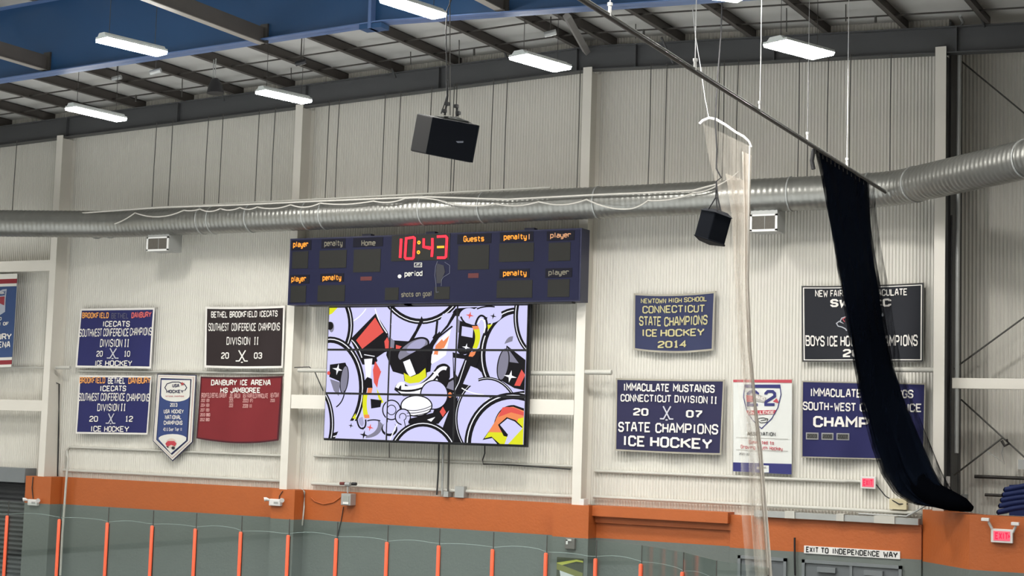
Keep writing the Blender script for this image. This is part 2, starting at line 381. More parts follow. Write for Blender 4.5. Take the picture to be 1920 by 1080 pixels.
pipe([(-14.75, .46, 3.82), (-14.86, .46, 3.72), (-14.86, .46, 3.2)], .025, 'bent conduit dropping beside the leftmost column')
hpipe(-14.9, -7.7, .44, 3.22, .04, 'grey conduit just above the orange band in the left bay')
hpipe(-7.1, -.2, .46, 3.85, .03, 'thin conduit crossing under the video wall')
hpipe(-7.1, -.2, .42, 3.20, .045, 'grey conduit just above the orange band below the video wall')
hpipe(.2, 6.2, .46, 3.77, .035, 'thin grey conduit leading right to the small exit sign')
hpipe(.2, 7.4, .42, 3.22, .035, 'grey conduit above the orange band, right of the ridge column')
pipe([at(125, 845, .2), at(128, 860, .2), at(124, 905, .2), at(117, 1000, .2), at(113, 1079, .2)], .03, 'cream drain pipe running down past the orange band at left')
hpipe(-22, -15.4, .4, 5.86, .03, 'thin pipe under the banner cut by the photo edge')
hpipe(8.0, 11, 1.4, 3.95, .035, 'dark conduit in the recess behind the orange corner, upper', m='rail')
hpipe(8.2, 11, 1.4, 3.6, .03, 'dark conduit in the recess behind the orange corner, lower', m='rail')
# loose metal lying on the block ledge at right
e = empty('ledge_trunking', (5.5, .3, 3.0), 'pale metal trunking lying on the orange ledge over the exit doors', 'trunking')
MB().box(3.9, 7.2, .16, .40, 3.0, 3.12).build('trunking', M['galv2'], e)
for k, (a, b) in enumerate(((4.55, 4.75), (5.6, 5.75), (6.35, 6.75))):
    MB().box(a, b, .13, .42, 3.0, 3.14).build('cover_plate', M['pipe'], e)

# ---------------------------------------------------------------- hanger wires on the wall
wl = [27, 288, 318, 385, 412, 480, 510, 611, 630, 716, 745, 803, 845, 850, 919, 945, 1082, 1215, 1245, 1345, 1353, 1380, 1495, 1513, 1550, 1592, 1668]
for i, px in enumerate(wl):
    x = at(px, 300, -.3).x
    y = -.25
    zb = 9.78 if i % 3 else 9.76
    mb = MB().tube([(x, y, zr(x)-.01), (x+random.uniform(-.015, .015), y-.01, (zr(x)+zb)/2), (x, y-.02, zb-.14)], .011, 5)
    tag(mb.build('duct_hanger', M['wire']), 'thin dark hanger wire from the end rafter to the round duct, %s from the left' % (ORD[i] if i < 24 else ['twenty-fifth', 'twenty-sixth', 'twenty-seventh'][i-24]), 'wire', 'duct hanger wires')

# ---------------------------------------------------------------- round duct
def arc_pts(a, b, c, n=7, d=.7):
    a, b, c = map(Vector, (a, b, c)); u = (a-b).normalized(); v = (c-b).normalized(); out = []
    p0 = b+u*d; p2 = b+v*d
    for i in range(n+1):
        t = i/n; out.append(p0*(1-t)**2 + b*2*t*(1-t) + p2*t*t)
    return out
DY, DZ, DR = -.62, 9.41, .335
L0 = Vector((-20.5, -3.2, 9.41)); L1 = Vector((at(215, 418, DY).x, DY, DZ)); R1 = Vector((6.85, DY, DZ)); R2 = Vector((23.6, -14.68, 9.53))
ctrl = [L0] + arc_pts(L0, L1, R1) + arc_pts(L1, R1, R2) + [R2]
def resample(pts, step):
    out = [pts[0]]; 
    for a, b in zip(pts, pts[1:]):
        n = max(1, int((b-a).length/step))
        for i in range(1, n+1): out.append(a.lerp(b, i/n))
    return out
path = resample(ctrl, .03)
dist = 0; rad = []
for i, p in enumerate(path):
    if i: dist += (p-path[i-1]).length
    rad.append(DR + .0045*math.cos(dist*2*PI/.12))
duct = empty('round_duct', (0, DY, DZ-DR), 'long round galvanised air duct crossing the wall above the scoreboard', 'duct')
MB().tube(path, rad, 40, smooth=True).build('duct_pipe', M['galv'], duct)
for px in (182, 207, 383, 403, 474, 580, 612, 797, 908, 1122, 1483, 1628):
    x = at(px, 400, DY).x
    MB().tube([(x-.015, DY, DZ), (x+.015, DY, DZ)], DR+.014, 32, smooth=False).build('joint_band', M['galv2'], duct)
for t in (.1, .52):
    p = R1.lerp(R2, t*.34); d = (R2-R1).normalized()*.02
    MB().tube([p-d, p+d], DR+.014, 32, smooth=False).build('joint_band', M['galv2'], duct)
def grille_box(px0, px1, py0, py1, pxr, label):
    a = at(px0, py0, -.75); b = at(px1, py1, -.75)
    e = empty('air_outlet', (a.x, -.6, b.z), label, 'air outlet', 'outlets hanging under the round duct')
    x0, x1, z0 = a.x, b.x, b.z
    zt_ = DZ-.2
    MB().box(x0, x1, -.72, -.22, z0, zt_).build('outlet_box', M['galv2'], e)
    zf = z0+.30
    mb = MB(); t = .035
    mb.box(x0-.01, x1+.01, -.75, -.72, z0-.01, z0+t); mb.box(x0-.01, x1+.01, -.75, -.72, zf, zf+t)
    mb.box(x0-.01, x0+t, -.75, -.72, z0, zf+t); mb.box(x1-t, x1+.01, -.75, -.72, z0, zf+t)
    mb.build('outlet_frame', M['white'], e)
    MB().box(x0+t, x1-t, -.735, -.72, z0+t, zf).build('grille', M['dark'], e)
    for k in range(1):
        xx = x0+t+(x1-x0-2*t)*.55
        MB().box(xx-.004, xx+.004, -.745, -.735, z0+t, zf).build('vane', M['galv2'], e)
grille_box(276, 314, 440, 469, 332, 'boxy air outlet under the duct at left, above the banners')
grille_box(1407, 1456, 400, 432, 1468, 'boxy air outlet under the duct at right, beside the white net')

# rope garland tied along the duct
pts = [(0, 407), (60, 404), (130, 401), (215, 395)]
path = [at(x, y, -1.05) for x, y in pts]
def swag(points, Y, sag=10, n=8):
    out = []
    for (a, b, s) in points:
        for i in range(n+1):
            t = i/n; out.append(at(a[0]+(b[0]-a[0])*t, a[1]+(b[1]-a[1])*t + s*4*t*(1-t), Y))
    return out
P = [((215, 420), (253, 399), 2), ((253, 399), (345, 394), 10), ((345, 394), (375, 392), 2), ((375, 392), (413, 391), 5), ((413, 391), (450, 389), 4), ((450, 389), (482, 388), 4), ((482, 388), (545, 384), 5), ((545, 384), (600, 381), 6),
     ((600, 381), (700, 377), 4), ((700, 377), (760, 372), 5), ((760, 372), (840, 380), -4), ((840, 380), (930, 382), 5), ((930, 382), (1010, 378), 6), ((1010, 378), (1100, 374), 8), ((1100, 374), (1180, 392), 6), ((1180, 392), (1215, 376), 3), ((1215, 376), (1300, 362), 5), ((1300, 362), (1345, 348), 3), ((1345, 348), (1385, 322), 2)]
e = empty('rope_garland', (-4, -1.05, 9.2), 'white rope looped in swags along the front of the round duct', 'rope')
MB().tube(swag(P, -1.05), .016, 5).build('looped_rope', M['rope'], e)
MB().tube(path + [at(x, y, -1.05) for x, y in ((300, 389), (450, 384), (600, 377), (800, 369), (950, 374), (1100, 366), (1200, 362), (1300, 357), (1345, 345))], .02, 6).build('straight_rope', M['rope'], e)
hpipe(L1.x+.8, -.5, DY-.02, DZ+DR+.035, .022, 'thin cream line resting along the top of the round duct')

# ---------------------------------------------------------------- stroke lettering
G = {}
def g(ch, *ls): G[ch] = ls
g('A', [(0, 0), (0, 1.2), (1.4, 6), (2.6, 6), (4, 1.2), (4, 0)], [(.6, 2.2), (3.4, 2.2)])
g('B', [(0, 0), (0, 6), (3.2, 6), (4, 5.3), (4, 3.8), (3.3, 3.1), (0, 3.1)], [(3.3, 3.1), (4, 2.4), (4, .8), (3.2, 0), (0, 0)])
g('C', [(4, 4.3), (4, 5.1), (3.1, 6), (.9, 6), (0, 5.1), (0, .9), (.9, 0), (3.1, 0), (4, .9), (4, 1.7)])
g('D', [(0, 0), (0, 6), (3, 6), (4, 5), (4, 1), (3, 0), (0, 0)])
g('E', [(4, 6), (0, 6), (0, 0), (4, 0)], [(0, 3), (3.1, 3)])
g('F', [(4, 6), (0, 6), (0, 0)], [(0, 3), (3.1, 3)])
g('G', [(4, 4.4), (4, 5.1), (3.1, 6), (.9, 6), (0, 5.1), (0, .9), (.9, 0), (3.1, 0), (4, .9), (4, 2.8), (2.3, 2.8)])
g('H', [(0, 0), (0, 6)], [(4, 0), (4, 6)], [(0, 3), (4, 3)])
g('I', [(2, 0), (2, 6)])
g('|', [(1, 6), (3, 6)], [(2, 6), (2, 0)], [(1, 0), (3, 0)])
g('J', [(4, 6), (4, .9), (3.1, 0), (.9, 0), (0, .9), (0, 1.8)])
g('K', [(0, 0), (0, 6)], [(4, 6), (4, 5.4), (.4, 3)], [(1.3, 3.6), (4, .6), (4, 0)])
g('L', [(0, 6), (0, 0), (4, 0)])
g('M', [(0, 0), (0, 6), (2, 2.4), (4, 6), (4, 0)])
g('N', [(0, 0), (0, 6), (4, 0), (4, 6)])
g('O', [(.9, 6), (0, 5.1), (0, .9), (.9, 0), (3.1, 0), (4, .9), (4, 5.1), (3.1, 6), (.9, 6)])
g('P', [(0, 0), (0, 6), (3.1, 6), (4, 5.1), (4, 3.4), (3.1, 2.6), (0, 2.6)])
g('R', [(0, 0), (0, 6), (3.1, 6), (4, 5.1), (4, 3.6), (3.1, 2.8), (0, 2.8)], [(2.4, 2.8), (4, .8), (4, 0)])
g('S', [(4, 4.5), (4, 5.1), (3.1, 6), (.9, 6), (0, 5.1), (0, 3.9), (.9, 3.1), (3.1, 2.9), (4, 2.1), (4, .9), (3.1, 0), (.9, 0), (0, .9), (0, 1.5)])
g('T', [(2, 0), (2, 6)], [(-.2, 6), (4.2, 6)])
g('U', [(0, 6), (0, .9), (.9, 0), (3.1, 0), (4, .9), (4, 6)])
g('V', [(0, 6), (0, 4.8), (2, 0), (4, 4.8), (4, 6)])
g('W', [(0, 6), (.8, 0), (2, 3.4), (3.2, 0), (4, 6)])
g('X', [(0, 0), (4, 6)], [(0, 6), (4, 0)])
g('Y', [(0, 6), (0, 4.9), (2, 2.8), (4, 4.9), (4, 6)], [(2, 2.8), (2, 0)])
g('Z', [(0, 6), (4, 6), (0, 0), (4, 0)])
g('0', *G['O']); g('1', [(1, 5), (2, 6), (2, 0)], [(.9, 0), (3.1, 0)])
g('2', [(0, 4.6), (0, 5.1), (.9, 6), (3.1, 6), (4, 5.1), (4, 3.8), (0, 1.2), (0, 0), (4, 0)])
g('3', [(0, 4.8), (.9, 6), (3.1, 6), (4, 5.1), (4, 3.8), (3.1, 3.1), (1.6, 3.1)], [(3.1, 3.1), (4, 2.3), (4, .9), (3.1, 0), (.9, 0), (0, 1.2)])
g('4', [(3, 0), (3, 6), (0, 2), (4.2, 2)])
g('5', [(4, 6), (0, 6), (0, 3.4), (3.1, 3.4), (4, 2.6), (4, .9), (3.1, 0), (0, 0)])
g('6', [(4, 5.1), (3.1, 6), (.9, 6), (0, 5.1), (0, .9), (.9, 0), (3.1, 0), (4, .9), (4, 2.4), (3.1, 3.2), (0, 3.2)])
g('7', [(0, 6), (4, 6), (4, 5), (1.6, 1.6), (1.6, 0)])
g('8', [(.9, 6), (0, 5.1), (0, 3.9), (.9, 3.1), (3.1, 3.1), (4, 3.9), (4, 5.1), (3.1, 6), (.9, 6)], [(.9, 3.1), (0, 2.3), (0, .9), (.9, 0), (3.1, 0), (4, .9), (4, 2.3), (3.1, 3.1)])
g('9', [(0, .9), (.9, 0), (3.1, 0), (4, .9), (4, 5.1), (3.1, 6), (.9, 6), (0, 5.1), (0, 3.6), (.9, 2.8), (4, 2.8)])
g('/', [(.5, 0), (3.5, 6)]); g('-', [(.6, 3), (3.4, 3)]); g('(', [(3, 6), (2, 5), (2, 1), (3, 0)]); g(')', [(1, 6), (2, 5), (2, 1), (1, 0)])
g('&', [(4, 0), (.5, 4.6), (.8, 5.7), (2, 6), (2.8, 5), (0, 2), (0, .8), (1, 0), (2.4, 0), (4, 2.4)])
g('.', [(1.6, 0), (2.4, 0)])
g('a', [(.4, 4), (3.2, 4), (4, 3.2), (4, 0)], [(4, 2.3), (.8, 2.3), (0, 1.6), (0, .7), (.8, 0), (4, 0)])
g('c', [(4, 3.4), (3.2, 4), (.8, 4), (0, 3.2), (0, .8), (.8, 0), (3.2, 0), (4, .6)])
g('d', [(4, 6), (4, 0), (.8, 0), (0, .8), (0, 3.2), (.8, 4), (4, 4)])
g('e', [(0, 2.1), (4, 2.1), (4, 3.2), (3.2, 4), (.8, 4), (0, 3.2), (0, .8), (.8, 0), (3.8, 0)])
g('g', [(4, 4), (.8, 4), (0, 3.2), (0, .8), (.8, 0), (4, 0)], [(4, 4), (4, -1.2), (3.2, -2), (.5, -2)])
g('h', [(0, 6), (0, 0)], [(0, 4), (3.2, 4), (4, 3.2), (4, 0)])
g('i', [(2, 4), (2, 0)], [(2, 5.2), (2, 6)]); g('k', [(0, 6), (0, 0)], [(4, 4), (.3, 2), (4, 0)]); g('l', [(2, 6), (2, 0)])
g('m', [(0, 0), (0, 4), (3.2, 4), (4, 3.2), (4, 0)], [(2, 4), (2, 0)])
g('n', [(0, 0), (0, 4), (3.2, 4), (4, 3.2), (4, 0)])
g('o', [(.8, 4), (0, 3.2), (0, .8), (.8, 0), (3.2, 0), (4, .8), (4, 3.2), (3.2, 4), (.8, 4)])
g('p', [(0, -2), (0, 4), (3.2, 4), (4, 3.2), (4, .8), (3.2, 0), (0, 0)])
g('r', [(0, 0), (0, 4), (3, 4), (4, 3.4)])
g('s', [(4, 3.5), (3.4, 4), (.7, 4), (0, 3.4), (0, 2.5), (.7, 2.05), (3.3, 1.95), (4, 1.5), (4, .6), (3.3, 0), (.5, 0), (0, .5)])
g('t', [(1.4, 5.6), (1.4, .8), (2.2, 0), (3.6, 0)], [(0, 4), (3.6, 4)])
g('u', [(0, 4), (0, .8), (.8, 0), (4, 0)], [(4, 4), (4, 0)]); g('v', [(0, 4), (2, 0), (4, 4)])
g('w', [(0, 4), (1, 0), (2, 3), (3, 0), (4, 4)])
g('y', [(0, 4), (0, .8), (.8, 0), (4, 0)], [(4, 4), (4, -1.2), (3.2, -2), (.5, -2)])
NARROW = {'I': 2.0, 'l': 2.0, 'i': 2.0, '1': 3.0, '.': 1.6, '|': 3.0, '(': 2.2, ')': 2.2, '-': 3.6}
def adv(ch):
    if ch == ' ': return 2.8
    return NARROW.get(ch, 4.0 if ch not in 'MWm' else 4.9)
def stroke(pl, w):
    """quads of a mitred stroke of width w along the polyline"""
    P = [Vector((a, b)) for a, b in pl]; n = len(P); closed = (P[0]-P[-1]).length < 1e-6
    L = []; R = []
    for i in range(n):
        if closed and i in (0, n-1): a = (P[-1]-P[-2]).normalized(); b = (P[1]-P[0]).normalized()
        else:
            a = (P[i]-P[i-1]).normalized() if i else (P[1]-P[0]).normalized()
            b = (P[i+1]-P[i]).normalized() if i < n-1 else a
        na = Vector((-a.y, a.x)); nb = Vector((-b.y, b.x)); m = na+nb
        if m.length < 1e-6: m = na
        m.normalize(); k = min(w/2/max(.35, m.dot(na)), w*1.1)
        p = P[i]
        if not closed and i == 0: p = p-b*0
        L.append(p+m*k); R.append(p-m*k)
    return [(L[i], L[i+1], R[i+1], R[i]) for i in range(n-1)]
def text_quads(s, x0, x1, y0, y1, weight=1.0):
    """letters filling the box x0..x1, y0 (baseline) .. y1 (cap height)"""
    gap = .55 + weight
    tot = sum(adv(c) for c in s) + gap*(len(s)-1) + weight
    sx = (x1-x0)/tot; sy = (y1-y0)/(6+weight) ; out = []; x = weight/2
    for c in s:
        a = adv(c)
        for pl in G.get(c, ()):
            gx = a/4.0 if c not in NARROW else 1.0
            off = 0 if c not in NARROW else (a-4)/2
            for q in stroke([(px*gx+off, py) for px, py in pl], weight):
                out.append([(x0+(x+p.x)*sx, y0+(weight/2+p.y)*sy) for p in q])
        x += a+gap
    return out
def clip(poly, x0, x1, y0, y1):
    def cl(ps, ins, inter):
        out = []
        for i in range(len(ps)):
            a, b = ps[i-1], ps[i]
            if ins(b):
                if not ins(a): out.append(inter(a, b))
                out.append(b)
            elif ins(a): out.append(inter(a, b))
        return out
    def ix(v): return lambda a, b: (v, a[1]+(b[1]-a[1])*(v-a[0])/((b[0]-a[0]) or 1e-9))
    def iy(v): return lambda a, b: (a[0]+(b[0]-a[0])*(v-a[1])/((b[1]-a[1]) or 1e-9), v)
    for ins, it in ((lambda p: p[0] >= x0, ix(x0)), (lambda p: p[0] <= x1, ix(x1)), (lambda p: p[1] >= y0, iy(y0)), (lambda p: p[1] <= y1, iy(y1))):
        poly = cl(poly, ins, it)
        if len(poly) < 3: return []
    return poly
class Sheet:
    """a flat or gently curved surface: fn(u, v) gives the point, off the outward lift; v runs downwards"""
    def __init__(s, fn, nrm=Vector((0, -1, 0))): s.fn = fn; s.n = nrm
    def put(s, polys, name, m, parent, lift=.006):
        mb = MB()
        for q in polys:
            if len(q) >= 3: mb.add([s.fn(a, b)+s.n*lift for a, b in q], [tuple(range(len(q)))])
        if mb.f: return mb.build(name, m, parent)

def inv_bilinear(quad, x, y):
    u = v = .5
    for _ in range(12):
        (ax, ay), (bx, by), (cx, cy), (dx, dy) = quad   # tl tr br bl
        fx = ax*(1-u)*(1-v)+bx*u*(1-v)+cx*u*v+dx*(1-u)*v - x
        fy = ay*(1-u)*(1-v)+by*u*(1-v)+cy*u*v+dy*(1-u)*v - y
        xu = (bx-ax)*(1-v)+(cx-dx)*v; xv = (dx-ax)*(1-u)+(cx-bx)*u
        yu = (by-ay)*(1-v)+(cy-dy)*v; yv = (dy-ay)*(1-u)+(cy-by)*u
        det = xu*yv-xv*yu
        u -= (fx*yv-fy*xv)/det; v -= (xu*fy-yu*fx)/det
    return u, v

# ---------------------------------------------------------------- banners
BM = {'white': cmat('banner_white', 236, 232, 226, rough=.8, noise=.03), 'dirty': cmat('banner_grey_edge', 165, 160, 146, rough=.8, noise=.05)}
def banner(name, label, quad, Y, cloth, edge, ew=.035, sag_t=.02, sag_b=-.02, rip=.02, ripn=2.2, hem=None):
    """quad: the four corners tl tr br bl as seen; they lie in the plane y = Y"""
    c = [at(x, y, Y) for x, y in quad]
    def fn(u, v):
        p = c[0]*(1-u)*(1-v)+c[1]*u*(1-v)+c[2]*u*v+c[3]*(1-u)*v
        s = 4*u*(1-u)
        p = p + Vector((0, 0, -1))*(s*(sag_t*(1-v)+(-sag_b)*v))
        p = p + Vector((0, -1, 0))*(rip*(.25+v)*(1+math.sin(ripn*2*PI*u+1.3*v+quad[0][0])))
        return p
    base = (c[2]+c[3])/2
    e = empty(name, base, label, 'banner', 'championship banners on the end wall')
    mb = MB(); mb.grid(fn, 28, 12)
    o = mb.build('cloth', cloth, e)
    for u_ in (.02, .5, .98):
        p = fn(u_, .01); MB().tube([p, Vector((p.x, .52 if Y > .1 else .1, p.z+.03))], .008, 5).build('hanging_tie', M['rope'], e)
    sh = Sheet(fn); H_ = (c[0]-c[3]).length; sh.fix = lambda u, v: (u, v - 4*u*(1-u)*(sag_t*(1-v)+(-sag_b)*v)/H_)
    if edge:
        polys = []; n = 28
        for i in range(n):
            a, b = i/n, (i+1)/n
            polys += [[(a, 0), (b, 0), (b, ew*1.6), (a, ew*1.6)], [(a, 1-ew*1.6), (b, 1-ew*1.6), (b, 1), (a, 1)]]
        for j in range(12):
            a, b = j/12, (j+1)/12
            polys += [[(0, a), (ew, a), (ew, b), (0, b)], [(1-ew, a), (1, a), (1, b), (1-ew, b)]]
        sh.put(polys, 'edge_band', edge, e, .008)
    return e, sh, quad
def lines(B, items, name='lettering', lift=.02):
    """items: (text, x0, y_top_left, x1, y_top_right, height px, material[, weight]) in the banner's own plane"""
    e, sh, quad = B; by = {}
    for it in items:
        s, x0, ya, x1, yb, h, m = it[:7]; wt = it[7] if len(it) > 7 else 1.0
        u0, v0 = inv_bilinear(quad, x0, ya+h); u1, v1 = inv_bilinear(quad, x1, yb+h)
        _, vt = inv_bilinear(quad, x0, ya)
        hh = v0-vt
        for q in text_quads(s, 0, 1, 0, 1, wt):
            by.setdefault((s, x0, ya), (m, []))[1].append([sh.fix(u0+(u1-u0)*a, v0+(v1-v0)*a - hh*b) for a, b in q])
    for m, polys in by.values(): sh.put(polys, name, m, e, lift)
def sticks(B, cx, cy, h, m, ratio=1.0):
    e, sh, quad = B
    u, v = inv_bilinear(quad, cx, cy); uw = inv_bilinear(quad, cx+h*.5, cy)[0]-u; vh = inv_bilinear(quad, cx, cy+h*.5)[1]-v
    polys = []
    for s in (1, -1):
        pl = [(-.55*s, -1), (.45*s, .82), (1.0*s, .82)]
        for q in stroke([(a, b) for a, b in pl], .2): polys.append([sh.fix(u+uw*p.x, v+vh*p.y) for p in q])
    polys.append([(u+uw*.2*math.cos(t*PI/4), v+vh*(.9+.12*math.sin(t*PI/4))) for t in range(8)])
    sh.put(polys, 'crossed_sticks', m, e, .02)
W = BM['white']; silver = cmat('banner_silver', 200, 200, 210, rough=.7, noise=.04)
navy1 = cmat('banner_royal_blue', 31, 34, 94, rough=.75, noise=.08, nscale=2)
B = banner('team_banner', 'royal blue 2010 banner with multicoloured town names, topmost of the left pair', [(152, 579), (291, 577), (284, 691), (144, 689)], .36, navy1, BM['white'], ew=.02, sag_t=.0, sag_b=-.0)
og = cmat('banner_orange_thread', 236, 165, 92, rough=.8); pk = cmat('banner_pink_thread', 222, 108, 108, rough=.8); dkg = cmat('banner_grey_thread', 84, 84, 112, rough=.8)
lines(B, [('BROOKFIELD', 155.5, 586, 206, 586, 11, og, 1.5), ('BETHEL', 211, 587, 243, 587, 11, dkg, 1.4), ('DANBURY', 248, 586, 285, 584, 11, pk, 1.5),
          ('ICECATS', 194, 602, 245, 602, 11, W, 1.3), ('SOUTHWEST', 151, 617, 193, 616, 15, W), ('CONFERENCE', 196, 616, 243, 616, 15, W), ('CHAMPIONS', 245, 615, 286, 614, 15, W),
          ('DIVISION', 190, 636, 231, 636, 15, W), ('||', 234, 636, 244, 636, 15, W, 1.3), ('20', 183, 658, 196, 658, 11, W, 1.2), ('10', 234, 658, 246, 658, 11, W, 1.2), ('ICE', 180, 676, 196, 676, 10.5, W, 1.2), ('HOCKEY', 201, 676, 250, 676, 10.5, W, 1.2)])
sticks(B, 215, 663.5, 20, silver)
brown = cmat('banner_dark_brown', 36, 24, 25, rough=.75, noise=.1, nscale=2)
B = banner('team_banner', 'dark brown 2003 banner beside the column, above the maroon one', [(386, 575), (535, 573), (531, 690), (384, 689)], .36, brown, BM['white'], ew=.022)
lines(B, [('BETHEL', 397, 584, 429, 584, 12, W, 1.3), ('BROOKFIELD', 433, 584, 484, 583, 12, W, 1.3), ('ICECATS', 488, 583, 522, 582, 12, W, 1.3),
          ('SOUTHWEST', 392, 606, 432, 606, 15, W), ('CONFERENCE', 437, 606, 482, 606, 15, W), ('CHAMPIONS', 487, 606, 526, 605, 15, W),
          ('DIVISION', 428, 632, 471, 632, 15, W), ('||', 478, 632, 488, 632, 15, W, 1.3), ('20', 418, 661, 433, 661, 12, W, 1.3), ('03', 479, 661, 495, 661, 12, W, 1.3)])
sticks(B, 456, 668, 22, W)
B = banner('team_banner', 'royal blue 2012 banner at the bottom of the left pair', [(149, 704), (285, 705), (279, 815), (143, 813)], .36, navy1, BM['white'], ew=.018, sag_t=.0, sag_b=-.0)
lines(B, [('BROOKFIELD', 150, 707, 199, 707, 12, og, 1.3), ('BETHEL', 204, 708, 237, 708, 12, W, 1.3), ('DANBURY', 243, 708, 283, 707, 12, og, 1.3),
          ('ICECATS', 189, 723, 239, 723, 11, W, 1.3), ('SOUTHWEST', 149, 737, 188, 737, 15, W), ('CONFERENCE', 191, 737, 237, 737, 15, W), ('CHAMPIONS', 240, 738, 281, 738, 15, W),
          ('DIVISION', 185, 757, 226, 757, 14, W), ('||', 229, 757, 239, 757, 14, W, 1.3), ('20', 171, 780, 186, 780, 11, W, 1.2), ('12', 238, 780, 251, 780, 11, W, 1.2), ('ICE', 173, 798.5, 192, 798.5, 11, W, 1.2), ('HOCKEY', 197, 799, 244, 799, 11, W, 1.2)])
sticks(B, 210.5, 785.5, 20, silver)
maroon = cmat('banner_maroon', 122, 28, 35, rough=.75, noise=.1, nscale=1.5); dmar = cmat('banner_dark_maroon_edge', 70, 16, 28, rough=.8)
pinkw = cmat('banner_faded_pink', 226, 176, 172, rough=.8)
B = banner('team_banner', 'maroon jamboree banner with columns of small years', [(377, 706), (531, 705), (525, 826), (372, 822)], .36, maroon, dmar, ew=.015, sag_b=-.09, rip=.03)
lines(B, [('DANBURY', 398, 712, 446, 712, 11, W, 1.4), ('ICE', 452, 712, 467, 712, 11, W, 1.4), ('ARENA', 473, 712, 509, 712, 11, W, 1.4), ('HS', 415, 727, 429, 727, 10, W, 1.4), ('JAMBOREE', 434, 727, 490, 727, 10, W, 1.4),
          ('BROOKFIELD/BETHEL/DANBURY', 380, 737, 427, 737, 9, pinkw), ('JOEL BARLOW', 432, 738, 454, 738, 9, pinkw), ('NEW FAIRFIELD/IMMACULATE', 459, 738, 504, 738, 9, pinkw), ('NEWTOWN', 509, 737, 525, 736, 9, pinkw),
          ('2002 (BB)', 379.5, 748, 396, 748, 6, pinkw), ('2004 (BB)', 379.5, 757, 396, 757, 6, pinkw), ('2007 (BB)', 379, 766, 396, 766, 6, pinkw), ('2010 BBD', 379, 775, 397, 775, 6, pinkw, 1.3), ('2012 BBD', 379, 784, 396, 784, 6, pinkw, 1.3),
          ('2005', 432, 748, 440, 748, 7, pinkw), ('2009', 432, 757, 440, 757, 7, pinkw), ('2003 (F)', 459, 748, 477, 748, 7, pinkw), ('2008 (I)', 459, 758, 475, 758, 7, pinkw), ('2006', 509, 748, 518, 748, 6, pinkw)])
navy2 = cmat('banner_slate_navy', 46, 52, 86, rough=.8, noise=.06, nscale=2); gold = cmat('banner_gold_thread', 196, 188, 140, rough=.8)
B = banner('team_banner', 'small faded navy high school banner from 2014 with pale gold lettering', [(1189, 550), (1342, 546), (1338, 657), (1189, 656)], .38, navy2, BM['dirty'], ew=.02, sag_t=.04, sag_b=-.06)
lines(B, [('NEWTOWN', 1203, 560, 1251, 560, 9, gold, 1.2), ('HIGH', 1256, 559, 1280, 559, 9, gold, 1.2), ('SCHOOL', 1284, 558, 1327, 556, 9, gold, 1.2), ('CONNECTICUT', 1206, 574, 1323, 572, 14, gold, 1.1),
          ('STATE', 1200, 593, 1242, 594, 18, gold, 1.1), ('CHAMPIONS', 1248, 595, 1328, 591, 18, gold, 1.1), ('ICE', 1204, 617, 1235, 618, 14, gold, 1.2), ('HOCKEY', 1241, 618, 1322, 616, 14, gold, 1.2), ('2014', 1236, 640, 1289, 639, 13, gold, 1.3)])
navy3 = cmat('banner_indigo', 37, 36, 72, rough=.8, noise=.06, nscale=2)
B = banner('team_banner', 'indigo 2007 state champions banner right of the ridge column', [(1155, 709), (1359, 712), (1354, 853), (1154, 845)], .38, navy3, BM['dirty'], ew=.014, sag_t=.01, sag_b=-.01)
lines(B, [('IMMACULATE', 1170, 718.5, 1257.5, 720, 15, W, 1.3), ('MUSTANGS', 1264.5, 720, 1341, 722, 15, W, 1.3), ('CONNECTICUT', 1165, 739, 1261, 741, 14, W, 1.2), ('DIVISION', 1267.5, 741, 1328, 743, 14, W, 1.2), ('||', 1333, 743, 1346, 744, 14, W, 1.4),
          ('20', 1190, 765, 1218, 766, 14, W, 1.5), ('07', 1289, 769, 1318, 770, 14, W, 1.5), ('STATE', 1161, 791, 1222, 792, 19, W, 1.2), ('CHAMPIONS', 1231, 793, 1348, 796, 19, W, 1.2), ('ICE', 1170, 816, 1212, 818, 20, W, 1.3), ('HOCKEY', 1221, 818, 1336, 823, 20, W, 1.3)])
sticks(B, 1253, 775, 26, silver)
black_c = cmat('banner_near_black_navy', 16, 19, 30, rough=.75, noise=.1, nscale=2)
B = banner('team_banner', 'near-black boys ice hockey banner with white piping, half hidden by the black net', [(1503, 536), (1733, 530), (1732, 679), (1505, 679)], .40, black_c, cmat('banner_grey_outer_edge', 110, 108, 102, rough=.8), ew=.006, sag_b=-.0, sag_t=.02)
polys = []
for (a, b, c_, d) in ((.014, .022, .986, .034), (.014, .966, .986, .978)):
    for i in range(28): polys.append([(a+(c_-a)*i/28, b), (a+(c_-a)*(i+1)/28, b), (a+(c_-a)*(i+1)/28, d), (a+(c_-a)*i/28, d)])
for (a, c_) in ((.014, .024), (.976, .986)):
    for j in range(12): polys.append([(a, .022+.95*j/12), (c_, .022+.95*j/12), (c_, .022+.95*(j+1)/12), (a, .022+.95*(j+1)/12)])
B[1].put(polys, 'piping', W, B[0], .012)
lines(B, [('NEW', 1530, 544, 1554, 544, 13, W, 1.2), ('FAIRFIELD', 1559, 544, 1614, 543, 13, W, 1.2), ('IMMACULATE', 1624, 543, 1703, 541, 13, W, 1.2), ('SWC', 1559, 561, 1611, 561, 15, W, 1.7), ('SCC', 1621, 561, 1673, 560, 15, W, 1.7),
          ('BOYS', 1512, 629, 1548, 630, 20, W, 1.1), ('ICE', 1552, 630, 1574, 630, 20, W, 1.1), ('HOCKEY', 1579, 630, 1637, 630, 20, W, 1.1), ('CHAMPIONS', 1643, 630, 1722, 628, 21, W, 1.1), ('20', 1584, 655, 1617, 655, 15, W, 1.5)])
e, sh, quad = B
def uvp(quad, pts): return [inv_bilinear(quad, x, y) for x, y in pts]
